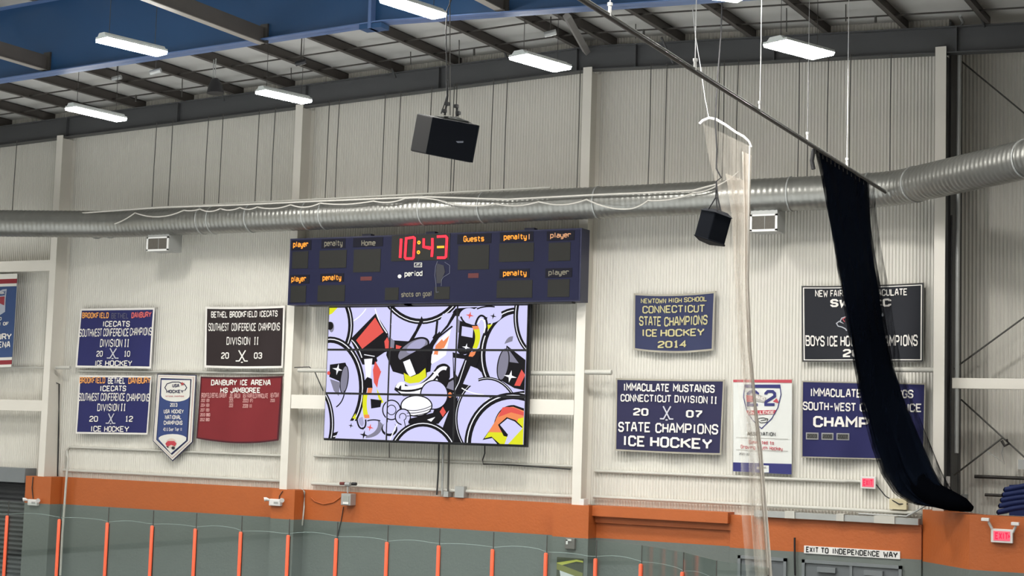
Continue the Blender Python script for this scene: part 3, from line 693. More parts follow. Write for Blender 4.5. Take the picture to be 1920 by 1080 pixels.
red_t = cmat('banner_red_thread', 190, 84, 92, rough=.8); greyt = cmat('banner_pale_grey_thread', 175, 178, 186, rough=.8)
def mark(B, plist, wd, m, name, lift=.02):
    e, sh, quad = B; pol = []
    for pl in plist:
        for q in stroke(pl, wd): pol.append(uvp(quad, [(p.x, p.y) for p in q]))
    sh.put(pol, name, m, e, lift)
mark(B, [[(1590, 593), (1581, 596), (1578, 602), (1584, 606), (1576, 602), (1571, 606), (1574, 611), (1582, 613), (1588, 616), (1591, 620)]], 2, greyt, 'horse_emblem')
mark(B, [[(1589, 594), (1583, 598), (1587, 603)]], 1.6, red_t, 'horse_emblem_accent')
mark(B, [[(1657, 587), (1655, 592), (1660, 591), (1657, 587)], [(1640, 600), (1646, 602), (1652, 596)], [(1645, 606), (1652, 604), (1650, 611), (1645, 615)]], 2, greyt, 'second_horse_emblem')
indigo2 = cmat('banner_bright_navy', 28, 29, 84, rough=.8, noise=.06, nscale=2)
B = banner('team_banner', 'navy conference champions banner with three grey year patches, behind the black net', [(1504, 714), (1736, 719), (1733, 864), (1503, 858)], .40, indigo2, BM['dirty'], ew=.010, sag_t=.0, sag_b=-.0, rip=.03)
lines(B, [('IMMACULATE', 1520, 728, 1618, 730, 16, W, 1.2), ('MUSTANGS', 1628, 730, 1714, 731, 16, W, 1.2), ('SOUTH-WEST', 1506.5, 753, 1608, 756, 16, W, 1.2), ('CONFERENCE', 1615, 756, 1729, 757, 16, W, 1.2), ('CHAMPIONS', 1526, 780, 1709, 785, 21, W, 1.4)])
e, sh, quad = B
patch = cmat('year_patch_grey', 150, 150, 150, rough=.7); patch_d = cmat('year_patch_dark', 84, 84, 82, rough=.7)
for k, (x, s) in enumerate(((1512, '2003'), (1542, '2006'), (1572, '2007'))):
    y = 811+k*.6
    sh.put([uvp(quad, [(x, y), (x+24, y+.5), (x+24, y+13.5), (x, y+13)])], 'year_patch', patch, e, .012)
    sh.put([uvp(quad, [(x+2, y+2), (x+22, y+2.5), (x+22, y+11.5), (x+2, y+11)])], 'patch_field', patch_d, e, .016)
    lines(B, [(s, x+3, y+3, x+21, y+3.5, 7, cmat('year_patch_black', 34, 34, 34), 1.2)], 'patch_year', .022)
# association banner
sheetw = cmat('banner_cool_white', 222, 224, 220, rough=.7, noise=.03)
B = banner('association_banner', 'white vertical banner with a shield emblem, seen through the white net', [(1375, 712), (1485, 712), (1485, 890), (1375, 884)], .42, sheetw, None, sag_t=0, sag_b=0, rip=.008)
B[0]['category'] = 'banner'
e, sh, quad = B
nvy = cmat('association_navy', 44, 46, 112, rough=.7); redd = cmat('association_red', 188, 72, 84, rough=.7); blk = cmat('association_black', 40, 40, 44, rough=.7); pg = cmat('association_grey_line', 175, 172, 166)
sh.put([uvp(quad, [(1375, 712), (1485, 712), (1485, 718), (1375, 716.5)])], 'red_stripe', redd, e, .008)
sh.put([uvp(quad, [(1375, 867), (1485, 870), (1485, 889.5), (1375, 883.5)])], 'navy_stripe', nvy, e, .008)
sh.put([uvp(quad, [(1413.5, 872), (1443, 873), (1443, 886), (1414, 885.5)])], 'white_patch', sheetw, e, .014)
sh.put([uvp(quad, [(1420, 875), (1426, 875), (1426, 880), (1420, 880)]), uvp(quad, [(1431, 875), (1438, 875), (1438, 878), (1431, 878)])], 'patch_marks', pg, e, .018)
shield = [(1397, 722), (1463, 722), (1465, 740), (1459, 765), (1448, 785), (1429, 804), (1412, 788), (1401, 770), (1395, 745), (1397, 722)]
sh.put([uvp(quad, [(1397, 721), (1463, 722), (1463, 728), (1397, 727)])], 'shield_top', nvy, e, .010)
mark(B, [shield], 1.6, nvy, 'shield_outline', .012)
lines(B, [('2', 1401, 732, 1424, 732, 30, nvy, 1.3), ('2', 1434, 731.5, 1456, 731.5, 30, nvy, 1.3)], 'shield_numeral', .012)
sh.put([uvp(quad, [(1418, 738), (1438, 746), (1434, 755), (1418, 752)])], 'ribbon', pg, e, .016)
lines(B, [('AND', 1418, 741, 1435, 745, 7, W, 1.3)], 'ribbon_lettering', .022)
sh.put([uvp(quad, [(1400, 770), (1456, 769), (1452, 777), (1404, 778)])], 'shield_band', redd, e, .014)
sh.put([uvp(quad, [(1450, 753), (1457, 747), (1461, 755), (1459, 756)])], 'red_star', redd, e, .014)
sh.put([uvp(quad, [(1400, 741), (1412, 742), (1416, 748), (1412, 754), (1401, 754)])], 'red_flash', redd, e, .014)
lines(B, [('CHALLENGE', 1404, 771, 1453, 770.5, 6, W, 1.2)], 'band_lettering', .020)
mark(B, [[(1421, 789), (1424, 784.5), (1432, 783.5), (1441, 786), (1439, 792), (1428, 793), (1421, 789)], [(1427, 789), (1438, 787)]], 1.3, blk, 'oval_badge', .014)
lines(B, [('ASSOCIATION', 1402, 810, 1455, 811, 7, blk, 1.3)], 'lettering', .012)
sh.put([uvp(quad, [(1381, 820), (1478, 823), (1478, 824), (1381, 821)]), uvp(quad, [(1381, 843), (1478, 845.6), (1478, 846.6), (1381, 844)])], 'rule_line', pg, e, .010)
lines(B, [('Committed to', 1405, 825, 1452, 827, 7, redd, 1.2), ('Growing Youth Hockey', 1390, 834, 1468, 838, 7, redd, 1.2)], 'red_lettering', .012)
lines(B, [('2021-22', 1387, 849, 1406, 850, 4, blk, 1.0)], 'season_lettering', .012)
# the pennant
wht = cmat('pennant_white', 224, 222, 214, rough=.8, noise=.03); pn = cmat('pennant_navy', 50, 68, 120, rough=.75, noise=.06); pdk = cmat('pennant_dark_navy', 38, 36, 72, rough=.8)
PQ = [(295, 701), (369, 703), (358, 865), (286, 865)]
pen = empty('pennant', at(324, 865, .36), 'pointed white and navy pennant hanging between the blue and maroon banners', 'banner', None)
def pfn(u, v):
    (ax, ay), (bx, by), (cx, cy), (dx, dy) = PQ
    c = [at(x, y, .34) for x, y in PQ]
    return c[0]*(1-u)*(1-v)+c[1]*u*(1-v)+c[2]*u*v+c[3]*(1-u)*v
psh = Sheet(pfn)
for u_ in (.05, .95):
    p = pfn(u_, .01); MB().tube([p, Vector((p.x, .52, p.z+.02))], .008, 5).build('hanging_tie', M['rope'], pen)
def P5(k):
    """pennant outline shrunk by k px"""
    return [(295+k, 701+k), (368.5-k, 703+k), (361.5-k, 829-k*.3), (324, 865-k*1.5), (286.5+k, 827-k*.3)]
def ppoly(pts, name, m, lift): 
    mb = MB(); q = [pfn(*inv_bilinear(PQ, x, y))+Vector((0, -1, 0))*lift for x, y in pts]
    mb.prism(q, (0, .006, 0)); return mb.build(name, m, pen)
ppoly(P5(0), 'outer_border', pdk, 0); ppoly(P5(1.6), 'white_border', wht, .008); ppoly(P5(4), 'red_border', cmat('pennant_pink', 196, 160, 156), .016); ppoly(P5(5), 'inner_white_border', wht, .024)
ppoly(P5(8), 'inner_border', pdk, .032); ppoly(P5(9.6), 'field', pn, .040)
top = [(305.5, 712.5), (359, 713), (357, 740)] + [(331-26*math.sin(t), 740+13*(1-abs(math.sin(t))**2)) for t in [(-1+2*i/10)*1.4 for i in range(11)]][::1] + [(304.5, 740)]
top = [(305.5, 712.5), (359, 713), (358, 741)] + [(331.5+27*math.cos(i*PI/10), 741+12.5*math.sin(i*PI/10)) for i in range(1, 10)] + [(304.5, 741)]
ppoly(top, 'white_top_field', wht, .048)
bot = [(300, 823.5)] + [(326+27*math.cos(PI-i*PI/10), 823.5-9.5*math.sin(i*PI/10)) for i in range(1, 10)] + [(351, 826), (323, 850)]
ppoly(bot, 'white_tip_field', wht, .048)
def ptext(items):
    by = {}
    for s, x0, y, x1, h, m, wt in items:
        for q in text_quads(s, 0, 1, 0, 1, wt):
            by.setdefault((s, y), (m, []))[1].append([inv_bilinear(PQ, x0+(x1-x0)*a, y+h-h*b) for a, b in q])
    for m, pl in by.values(): psh.put(pl, 'lettering', m, pen, .056)
ptext([('USA', 326, 720, 339, 6.5, pdk, 1.6), ('HOCKEY', 315, 731, 347, 6.5, pdk, 1.5), ('2013', 322, 756, 335.5, 7, W, 1.3), ('USA HOCKEY', 310, 768, 347, 7.5, W, 1.3), ('NATIONAL', 312.5, 778.5, 343, 8, W, 1.3), ('CHAMPIONS', 310, 789, 345, 8, W, 1.3), ('40 & Over Tier II', 309, 802, 344, 6.5, W, 1.1), ('NATIONAL CHAMPIONS', 313, 742, 348, 2.6, redd, 1.0)])
psh.put([[inv_bilinear(PQ, p.x, p.y) for p in q] for pl in ([(315, 732), (312, 727), (316, 720), (326, 716.5), (338, 716.5), (349, 721), (353, 727), (349, 733)],) for q in stroke(pl, 1.5)], 'emblem_outline', pdk, pen, .056)
psh.put([[inv_bilinear(PQ, 345+r*math.cos(a), 720+r*math.sin(a)) for a, r in [(k*PI/5-PI/2, 4.5 if k % 2 == 0 else 1.8) for k in range(10)]]], 'emblem_star', cmat('pennant_red_star', 170, 60, 60), pen, .060)
psh.put([[inv_bilinear(PQ, 324+10*math.cos(a), 831+9*math.sin(a)) for a in [i*PI/8 for i in range(16)]]], 'tip_emblem', cmat('tip_emblem_cream', 214, 196, 184), pen, .056)
psh.put([[inv_bilinear(PQ, x, y) for x, y in ((313, 832), (318, 827), (330, 827), (334, 832), (331, 837), (324, 834), (317, 838))]], 'tip_emblem_red', cmat('tip_emblem_red', 190, 60, 72), pen, .060)
psh.put([[inv_bilinear(PQ, 328+3.4*math.cos(i*PI/5), 840+3*math.sin(i*PI/5)) for i in range(10)], [inv_bilinear(PQ, x, y) for x, y in ((314, 836), (320, 838), (318, 840))]], 'tip_emblem_black', blk, pen, .062)

# banner cut by the left edge
NQ = [(-60, 516), (33, 513), (22, 688), (-70, 692)]
B = banner('partner_banner', 'blue red and white vertical banner cut by the left edge of the photo', NQ, .02, cmat('partner_blue', 52, 76, 122, rough=.7, noise=.06), None, sag_t=0, sag_b=0, rip=.012)
e, sh, quad = B
rd = cmat('partner_red', 140, 38, 48, rough=.7)
for (y0, y1, m) in ((0, .055, wht), (.055, .105, rd), (.105, .135, wht), (.895, .925, wht), (.925, .972, rd), (.972, 1, wht)):
    sh.put([[(i/14, y0), ((i+1)/14, y0), ((i+1)/14, y1), (i/14, y1)] for i in range(14)], 'stripe', m, e, .008)
shl = [(-14, 545), (-6, 543), (0, 546), (6, 543), (14, 542), (12, 560), (11, 585), (0, 592), (-13, 587), (-15, 560)]
sh.put([uvp(quad, shl)], 'shield', cmat('shield_silver', 178, 184, 196), e, .010)
sh.put([uvp(quad, [(-12, 548), (0, 549), (12, 545.5), (11, 554), (-12, 557)])], 'shield_blue_band', cmat('shield_blue', 66, 86, 130), e, .014)
sh.put([uvp(quad, [(-12, 558), (10.5, 556), (9.5, 573), (-12, 563)])], 'shield_red_field', cmat('shield_red', 150, 50, 62), e, .014)
lines(B, [('YORK', -8, 548, 10, 547, 5, W, 1.2), ('PROUD', -16, 595, 5, 595, 6, W, 1.2), ('PARTNER OF', -34, 605, 18, 604, 6.5, W, 1.4), ('DANBURY', -38, 627, 22, 625, 12, W, 1.4), ('ICE ARENA', -40, 642, 20, 640, 12, W, 1.4)])

# ---------------------------------------------------------------- scoreboard
SY = -.42
SQ = [(543, 447), (1090, 428), (1088, 567), (540, 570)]
sb = empty('scoreboard', at(814, 570, SY), 'long navy hockey scoreboard showing 10:43 in red digits', 'scoreboard')
c = [at(x, y, SY) for x, y in SQ]
x0 = (c[0].x+c[3].x)/2; x1 = (c[1].x+c[2].x)/2; z1 = (c[0].z+c[1].z)/2; z0 = (c[2].z+c[3].z)/2
MB().box(x0, x1, SY+.004, -.02, z0, z1).build('cabinet', M['navy_edge'], sb)
MB().box(x0+.04, x1-.04, SY-.004, SY+.02, z0+.03, z1-.03).build('face', M['navy_board'], sb)
MB().box(x0+.6, x0+3.4, SY+.02, SY+.2, z0-.035, z0).build('lower_rail', M['black'], sb)
MB().box(x0+3.2, x1-.2, SY+.02, SY+.2, z0-.035, z0).build('lower_rail', M['black'], sb)
for xx in (x0+2.1, x0+3.8, x0+6.3): MB().box(xx-.12, xx+.12, SY+.05, SY+.2, z1, z1+.05).build('mounting_lug', M['navy_edge'], sb)
def sfn(u, v): return Vector((x0+(x1-x0)*u, SY-.004, z1-(z1-z0)*v))
ss = Sheet(sfn)
def suv(x, y): return inv_bilinear(SQ, x, y)
def win(x0_, y0_, x1_, y1_, m='lamp_off', name='display_window'):
    u0, v0 = suv(x0_, (y0_)); u1, v1 = suv(x1_, y1_)
    a = sfn(u0, v0); b = sfn(u1, v1)
    MB().box(a.x, b.x, SY-.012, SY+.01, b.z, a.z).build(name, M[m], sb)
# crop scale: left zoom origin (520,400) 5.683 px; right zoom origin (800,400)
def zl(x, y): return 520+x/5.683, 400+y/5.683
def zq(x, y): return 800+x/5.683, 400+y/5.683
for q in ((165, 405, 345, 580), (480, 395, 785, 575), (870, 385, 1165, 620), (155, 765, 328, 940), (468, 762, 775, 930), (1225, 790, 1370, 920)):
    a = zl(q[0], q[1]); b = zl(q[2], q[3]); win(a[0], a[1], b[0], b[1])
for q in ((412, 345, 728, 598), (835, 325, 1180, 515), (1330, 320, 1540, 512), (815, 722, 1170, 905), (1325, 715, 1535, 900), (165, 785, 325, 915)):
    a = zq(q[0], q[1]); b = zq(q[2], q[3]); win(a[0], a[1], b[0], b[1])
a = zl(1290, 235); b = zq(320, 495); win(a[0], a[1], b[0], b[1], name='clock_window')
for q in ((150, 290, 380, 385), (500, 275, 770, 365), (860, 262, 1190, 348), (145, 652, 365, 740), (495, 640, 760, 722)):
    a = zl(q[0], q[1]); b = zl(q[2], q[3]); win(a[0], a[1], b[0], b[1], 'label_dark', 'label_window')
for q in ((400, 225, 750, 318), (840, 205, 1175, 300), (1310, 195, 1580, 290), (840, 600, 1140, 690), (1300, 595, 1560, 690)):
    a = zq(q[0], q[1]); b = zq(q[2], q[3]); win(a[0], a[1], b[0], b[1], 'label_dark', 'label_window')
for q, f in (((950, 672, 1075, 712), zl), ((518, 642, 625, 690), zq)):
    a = f(q[0], q[1]); b = f(q[2], q[3]); win(a[0], a[1], b[0], b[1], 'dim_red', 'dim_indicator')
def stext(s, x0_, yt, x1_, yb, m, wt=1.1, f=zl, desc=0, name='caption', slope=-.03):
    """x0,x1 = extent, yt..yb = cap height box in zoom pixels"""
    pl = []
    for q in text_quads(s, x0_, x1_, 0, yb-yt, wt):
        pl.append([suv(*f(a, yb - b + (a-x0_)*slope)) for a, b in q])
    ss.put(pl, name, M[m], sb, .016)
stext('player', 172, 296, 352, 360, 'lit_amber', 1.5); stext('penalty', 535, 284, 742, 348, 'txt_off', 1.2); stext('Home', 955, 282, 1112, 346, 'txt_off', 1.2)
stext('player', 160, 660, 334, 724, 'lit_amber', 1.4); stext('penalty', 522, 650, 735, 712, 'lit_amber', 1.5)
stext('period', 1437, 612, 1628, 672, 'txt_white', 1.2); stext('shots on goal', 1405, 834, 1732, 892, 'txt_off', 1.2)
stext('Guests', 466, 240, 680, 306, 'lit_amber', 1.4, zq); stext('penalty', 880, 220, 1112, 285, 'lit_amber', 1.4, zq); stext('l', 1122, 220, 1150, 285, 'lit_pale', 1.0, zq); stext('player', 1345, 208, 1550, 268, 'lit_pale', 1.2, zq, slope=-.04)
stext('penalty', 878, 610, 1115, 674, 'lit_amber', 1.4, zq, slope=-.02); stext('player', 1332, 608, 1535, 668, 'txt_off', 1.2, zq)
# clock digits: seven-segment neon strokes
def seg(pls, m, wd=26):
    pol = []
    for pl in pls:
        for q in stroke(pl, wd): pol.append([suv(*zc(p.x, p.y)) for p in q])
    ss.put(pol, 'clock_digit', M[m], sb, .022)
def zc(x, y): return 600+x/4.8, 400+y/4.8
seg([[(794, 228), (788, 400)]], 'led_red', 24)
seg([[(840, 225), (905, 215), (918, 225), (910, 395), (900, 407), (842, 407), (832, 395), (840, 225)]], 'led_red', 22)
seg([[(1000, 225), (1000, 300), (1060, 318)], [(1078, 222), (1080, 310), (1075, 392)], [(1000, 302), (1075, 310)]], 'led_red', 22)
seg([[(1118, 210), (1195, 206), (1208, 222), (1202, 390), (1190, 400), (1122, 400)]], 'led_red', 22)
seg([[(1120, 304), (1185, 302)]], 'led_amber', 20)
pol = []
for cx, cy in ((957, 262), (954, 350)):
    for k in range(8):
        a0, a1 = k*PI/4, (k+1)*PI/4
        pol.append([suv(*zc(cx+16*math.cos(a0), cy+18*math.sin(a0))), suv(*zc(cx+16*math.cos(a1), cy+18*math.sin(a1))), suv(*zc(cx+5*math.cos(a1), cy+6*math.sin(a1))), suv(*zc(cx+5*math.cos(a0), cy+6*math.sin(a0)))])
ss.put(pol, 'clock_colon', M['led_amber'], sb, .022)
# small maker plate, lamp dot and scuffed cable mark
pol = []
for pl in ([(918, 446), (984, 446), (984, 482), (918, 482), (918, 446)], [(930, 474), (945, 454)], [(950, 474), (950, 456), (962, 456)], [(968, 474), (975, 456)]):
    for q in stroke(pl, 5): pol.append([suv(*zc(p.x, p.y)) for p in q])
ss.put(pol, 'maker_plate', M['txt_white'], sb, .016)
pol = [[suv(*zc(784+18*math.cos(k*PI/4), 566+18*math.sin(k*PI/4))) for k in range(8)]]
ss.put(pol, 'indicator_lamp', M['txt_white'], sb, .016)
pol = []
for pl in ([(1125, 430), (1108, 480), (1103, 560), (1115, 640), (1118, 712), (1140, 708)], [(1190, 440), (1235, 470), (1235, 540), (1180, 575), (1165, 600), (1162, 655)]):
    for q in stroke(pl, 4): pol.append([suv(*zc(p.x, p.y)) for p in q])
ss.put(pol, 'scuff_outline', mat('scuff_grey', (.11, .12, .17), noise=.1), sb, .014)
pol = [[suv(*zc(x, y)) for x, y in ((1120, 450), (1180, 470), (1195, 530), (1170, 580), (1155, 630), (1120, 630), (1112, 520))]]
ss.put(pol, 'dark_scuff', mat('scuff_dark', (.022, .022, .03), noise=.1), sb, .012)

# ---------------------------------------------------------------- video wall
VY = -.20
VQ = [(617, 574), (990, 572), (984, 836), (606, 823)]
c = [at(x, y, VY) for x, y in VQ]
vx0, vx1 = (c[0].x+c[3].x)/2, (c[1].x+c[2].x)/2; vz1, vz0 = (c[0].z+c[1].z)/2, (c[2].z+c[3].z)/2
vw = empty('video_wall', ((vx0+vx1)/2, VY, vz0), 'bright video wall of nine screens hanging under the scoreboard', 'screen')
MB().box(vx0-.03, vx1+.03, VY+.06, VY+.14, vz0-.03, vz1+.03).build('backing_frame', M['black'], vw)
E_ = 1.0
SM = {'bg': emat('screen_lavender', 208, 206, 246, E_), 'k': emat('screen_black', 24, 22, 26, E_), 'g': emat('screen_grey', 132, 130, 148, E_), 'w': emat('screen_white', 246, 246, 255, E_),
      'r': emat('screen_coral', 226, 90, 82, E_), 'y': emat('screen_yellow', 222, 224, 40, E_), 'o': emat('screen_orange', 238, 140, 90, E_), 'd': emat('screen_dim_lavender', 168, 166, 200, E_)}
cols = [0, .328, .661, 1]; rows = [0, .326, .655, 1]
panels = []
for r in range(3):
    for q in range(3):
        px0 = vx0+(vx1-vx0)*cols[q]; px1 = vx0+(vx1-vx0)*cols[q+1]; pz1 = vz1-(vz1-vz0)*rows[r]; pz0 = vz1-(vz1-vz0)*rows[r+1]
        o = MB().box(px0+.004, px1-.004, VY, VY+.06, pz0+.004, pz1-.004).build('display_panel', M['black'], vw)
        panels.append((o, cols[q]+.004, cols[q+1]-.004, rows[r]+.008, rows[r+1]-.008))
PQV = [(68, 45), (1530, 32), (1510, 1055), (27, 1012)]
def vuv(x, y): return inv_bilinear(PQV, x, y)
def vfn(u, v): return Vector((vx0+(vx1-vx0)*u, VY-.002, vz1-(vz1-vz0)*v))
vsh = Sheet(vfn)
layers = []
def L(m, poly): layers.append((m, [vuv(x, y) for x, y in poly]))
def ell(cx, cy, rx, ry, n=48, rot=0):
    return [(cx+rx*math.cos(t)*math.cos(rot)-ry*math.sin(t)*math.sin(rot), cy+rx*math.cos(t)*math.sin(rot)+ry*math.sin(t)*math.cos(rot)) for t in [2*PI*i/n for i in range(n)]]
def ringp(m, cx, cy, rx, ry, t, n=48, a0=0, a1=2*PI, rot=0):
    for i in range(n):
        q = []
        for k, s in ((i, 1), (i+1, 1), (i+1, 0), (i, 0)):
            an = a0+(a1-a0)*k/n; X = (rx+t*s)*math.cos(an); Y_ = (ry+t*s)*math.sin(an)
            q.append((cx+X*math.cos(rot)-Y_*math.sin(rot), cy+X*math.sin(rot)+Y_*math.cos(rot)))
        L(m, q)
def strk(m, pl, wd):
    for q in stroke(pl, wd): L(m, [(p.x, p.y) for p in q])
def coin(cx, cy, rx, ry, t=34, fill='bg', rot=0):
    t *= 1.35
    L('k', ell(cx, cy, rx+t, ry+t, rot=rot)); ringp('w', cx, cy, rx+t*.50, ry+t*.50, t*.16, rot=rot); L(fill, ell(cx, cy, rx, ry, rot=rot))
def spark(m, cx, cy, s, rot=.2):
    L(m, [(cx+(s if k % 2 == 0 else s*.28)*math.cos(k*PI/4+rot), cy+(s if k % 2 == 0 else s*.28)*math.sin(k*PI/4+rot)) for k in range(8)])
def bez(p0, p1, p2, n=10): return [((1-t)**2*p0[0]+2*t*(1-t)*p1[0]+t*t*p2[0], (1-t)**2*p0[1]+2*t*(1-t)*p1[1]+t*t*p2[1]) for t in [i/n for i in range(n+1)]]
L('bg', [(-50, -50), (1650, -50), (1650, 1150), (-50, 1150)])
# dark field in the middle and at the joins
L('k', [(430, 95), (520, 230), (560, 360), (500, 380), (420, 470), (330, 470), (235, 285)])
L('k', [(530, 290), (680, 300), (860, 330), (840, 520), (700, 560), (560, 520), (510, 400)])
L('k', [(1000, 380), (1090, 400), (1230, 330), (1240, 560), (1180, 500), (1130, 480), (1080, 600), (1180, 660), (1240, 720), (1010, 700)])
L('k', [(940, 600), (1010, 560), (1060, 620), (1010, 760), (900, 900), (780, 900), (640, 900), (600, 880), (700, 860), (860, 820)])
L('k', [(1000, 740), (1040, 700), (1030, 900), (1110, 1040), (980, 1045), (930, 930)])
L('k', [(1180, 50), (1020, 60), (980, 110), (1060, 120)])
coin(-70, 180, 290, 310, 30); coin(80, 640, 225, 330, 34); L('g', ell(90, 195, 20, 38)); L('k', ell(78, 185, 26, 30))
L('y', [(60, 40), (150, 40), (95, 95), (60, 110)])
coin(1450, 400, 215, 300, 34); coin(1600, 120, 140, 260, 24)
coin(770, -210, 300, 345, 30)
coin(770, 80, 0, 0, 1)
coin(790, 1190, 230, 270, 30); coin(1430, 1050, 290, 330, 36)
coin(1250, 860, 210, 280, 16, 'bg'); coin(1430, 1050, 290, 330, 36)
coin(-60, 900, 140, 260, 26)
# band between top coin and middle
L('bg', [(545, 170), (640, 200), (745, 205), (700, 300), (640, 285), (580, 240)]); L('bg', [(810, 190), (870, 175), (860, 270), (815, 270)])
L('k', [(775, 115), (790, 150), (740, 250), (700, 310), (680, 300), (730, 220)]); L('bg', [(780, 170), (798, 230), (795, 285), (710, 300)])
strk('k', [(890, 150), (880, 250), (860, 280)], 16); strk('k', [(1010, 110), (960, 190), (880, 270), (840, 330), (820, 430)], 22)
L('bg', [(930, 100), (1005, 90), (960, 180), (910, 240), (905, 160)])
# coral diamond left, ribbons
L('r', [(428, 125), (492, 232), (330, 355), (283, 292)]); L('r', [(498, 300), (520, 270), (556, 350), (505, 352)]); L('g', [(520, 250), (575, 300), (570, 350), (545, 345), (535, 300)])
L('r', [(585, 325), (640, 340), (610, 360), (585, 355)])
L('w', [(345, 430), (408, 425), (395, 560), (360, 570)]); strk('w', [(345, 397), (425, 410)], 6)
L('r', [(430, 445), (475, 520), (455, 580), (445, 640), (420, 600), (412, 510)]); L('o', [(375, 640), (410, 640), (400, 690), (365, 690)])
L('bg', [(440, 420), (500, 380), (515, 420), (470, 520)])
L('k', [(345, 590), (370, 560), (405, 575), (410, 640), (370, 640), (355, 720), (330, 760), (335, 660)])
L('y', bez((372, 690), (355, 780), (385, 860), 8) + bez((345, 855), (325, 780), (340, 690), 8)); L('y', [(440, 640), (470, 700), (495, 745), (470, 755), (450, 700)])
L('o', [(345, 835), (385, 835), (388, 860), (350, 862)])
L('k', [(395, 720), (480, 730), (470, 780), (400, 790)])
spark('w', 140, 505, 42); L('k', [(80, 470), (200, 455), (220, 500), (205, 620), (170, 610), (150, 590), (75, 560)]); spark('w', 140, 505, 42)
L('g', ell(192, 580, 28, 100, rot=.12)); ringp('k', 192, 580, 26, 98, 8, rot=.12); L('g', [(80, 575), (160, 600), (150, 700), (110, 660)]); L('r', ell(70, 532, 12, 14))
strk('k', bez((195, 660), (190, 740), (130, 780)), 9)
# bottom left cloud
L('bg', ell(380, 935, 110, 75)); L('bg', [(230, 880), (470, 880), (480, 1010), (120, 1010), (150, 950)]); L('g', bez((360, 1005), (480, 1000), (490, 905), 10)+bez((450, 870), (470, 960), (360, 990), 10)); strk('k', bez((470, 880), (420, 865), (370, 880)), 9)
L('y', [(255, 860), (280, 825), (285, 870)]); strk('k', bez((290, 860), (300, 940), (335, 935))+bez((335, 935), (365, 930), (358, 870)), 12); L('d', bez((300, 865), (312, 920), (335, 920), 6)+[(345, 900), (335, 850)])
spark('k', 245, 915, 20); spark('r', 392, 928, 28); spark('k', 345, 982, 34)
# hat in the middle, plain
L('g', ell(712, 362, 125, 62, rot=-.55)); ringp('k', 712, 362, 122, 58, 14, rot=-.55); L('d', ell(735, 335, 80, 36, rot=-.55))
L('k', [(610, 440), (825, 320), (815, 560), (760, 600), (650, 590), (640, 500)]); L('w', [(640, 450), (690, 430), (735, 540), (690, 560), (665, 520)])
L('y', [(645, 530), (700, 560), (760, 535), (805, 495), (812, 560), (760, 600), (690, 608), (655, 595)])
brim = bez((575, 655), (590, 560), (700, 640), 10)+bez((700, 640), (820, 600), (890, 480), 10)+bez((890, 480), (950, 440), (985, 490), 8)+bez((985, 560), (960, 640), (900, 600), 8)+bez((880, 590), (760, 710), (640, 700), 10)
L('k', [(x, y) for x, y in brim]); strk('w', bez((595, 640), (610, 600), (640, 610))+bez((640, 640), (800, 650), (880, 540))+bez((880, 540), (920, 480), (960, 500)), 26)
L('w', bez((600, 660), (760, 700), (890, 570), 10)+bez((900, 590), (800, 720), (640, 690), 10))
# flame and leaf, upper right of hat
L('w', [(845, 470), (850, 400), (900, 290), (990, 210), (975, 290), (955, 400), (900, 440)]); strk('k', [(845, 470), (830, 420), (860, 330), (900, 270), (1000, 190)], 12)
L('o', [(865, 400), (880, 330), (925, 285), (935, 300), (978, 258), (965, 300), (940, 350), (900, 360), (895, 400), (875, 395)])
L('bg', [(960, 400), (1000, 390), (1000, 470), (940, 440)])
# plain curls below the hat (in place of the figure)
for k, (cx, cy, rx, ry) in enumerate(((870, 690, 95, 100), (740, 770, 110, 70), (555, 800, 62, 66), (640, 850, 52, 52))):
    L('k', ell(cx, cy, rx+9, ry+9)); L('bg' if k != 1 else 'w', ell(cx, cy, rx, ry))
for k in range(3): strk('k', bez((670, 800+22*k), (760, 815+14*k), (850, 770+20*k)), 5)
ringp('k', 555, 800, 30, 32, 6); ringp('k', 640, 850, 22, 22, 6); L('k', ell(540, 940, 60, 50)); L('bg', ell(540, 930, 50, 42)); L('r', [(935, 775), (958, 815), (935, 850), (912, 812)]); L('w', [(820, 870), (880, 850), (850, 885)])
L('bg', [(615, 860), (680, 880), (690, 940), (640, 930)]); strk('k', [(650, 870), (662, 930)], 6)
coin(790, 1190, 230, 270, 30)
L('g', [(975, 600), (1010, 580), (1020, 660), (960, 640)]); L('o', ell(986, 690, 14, 20))
# upper right hats, sparkles
L('bg', ell(1120, 120, 70, 62)); strk('k', bez((1060, 120), (1090, 200), (1180, 185)), 12); L('bg', ell(1260, 110, 90, 60)); strk('k', bez((1175, 65), (1230, 40), (1300, 50)), 10)
L('g', [(1030, 120), (1060, 160), (1050, 240), (1030, 230)]); L('k', [(1055, 150), (1170, 190), (1160, 330), (1130, 390), (1060, 400), (1035, 370)]); L('bg', [(1070, 190), (1150, 205), (1145, 275), (1065, 260)])
L('y', bez((1150, 210), (1180, 270), (1145, 350), 8)+bez((1175, 355), (1215, 280), (1190, 200), 8)); L('o', [(1140, 190), (1185, 188), (1190, 212), (1150, 215)]); L('o', [(1130, 380), (1170, 375), (1155, 415), (1118, 410)])
strk('k', bez((1165, 180), (1190, 80), (1235, 130))+bez((1235, 130), (1260, 190), (1235, 260)), 14); strk('w', bez((1185, 170), (1200, 120), (1225, 150))+bez((1225, 150), (1240, 190), (1225, 240)), 9)
L('y', [(1250, 180), (1285, 178), (1255, 218)]); spark('r', 1125, 112, 30); spark('k', 1290, 118, 24); spark('w', 1100, 345, 30)
L('k', bez((1130, 430), (1150, 500), (1170, 490), 6)+[(1200, 400), (1190, 360), (1160, 400)]); L('bg', [(1010, 420), (1090, 430), (1040, 560), (1015, 520)]); L('bg', [(1125, 500), (1180, 510), (1195, 640), (1080, 610)])
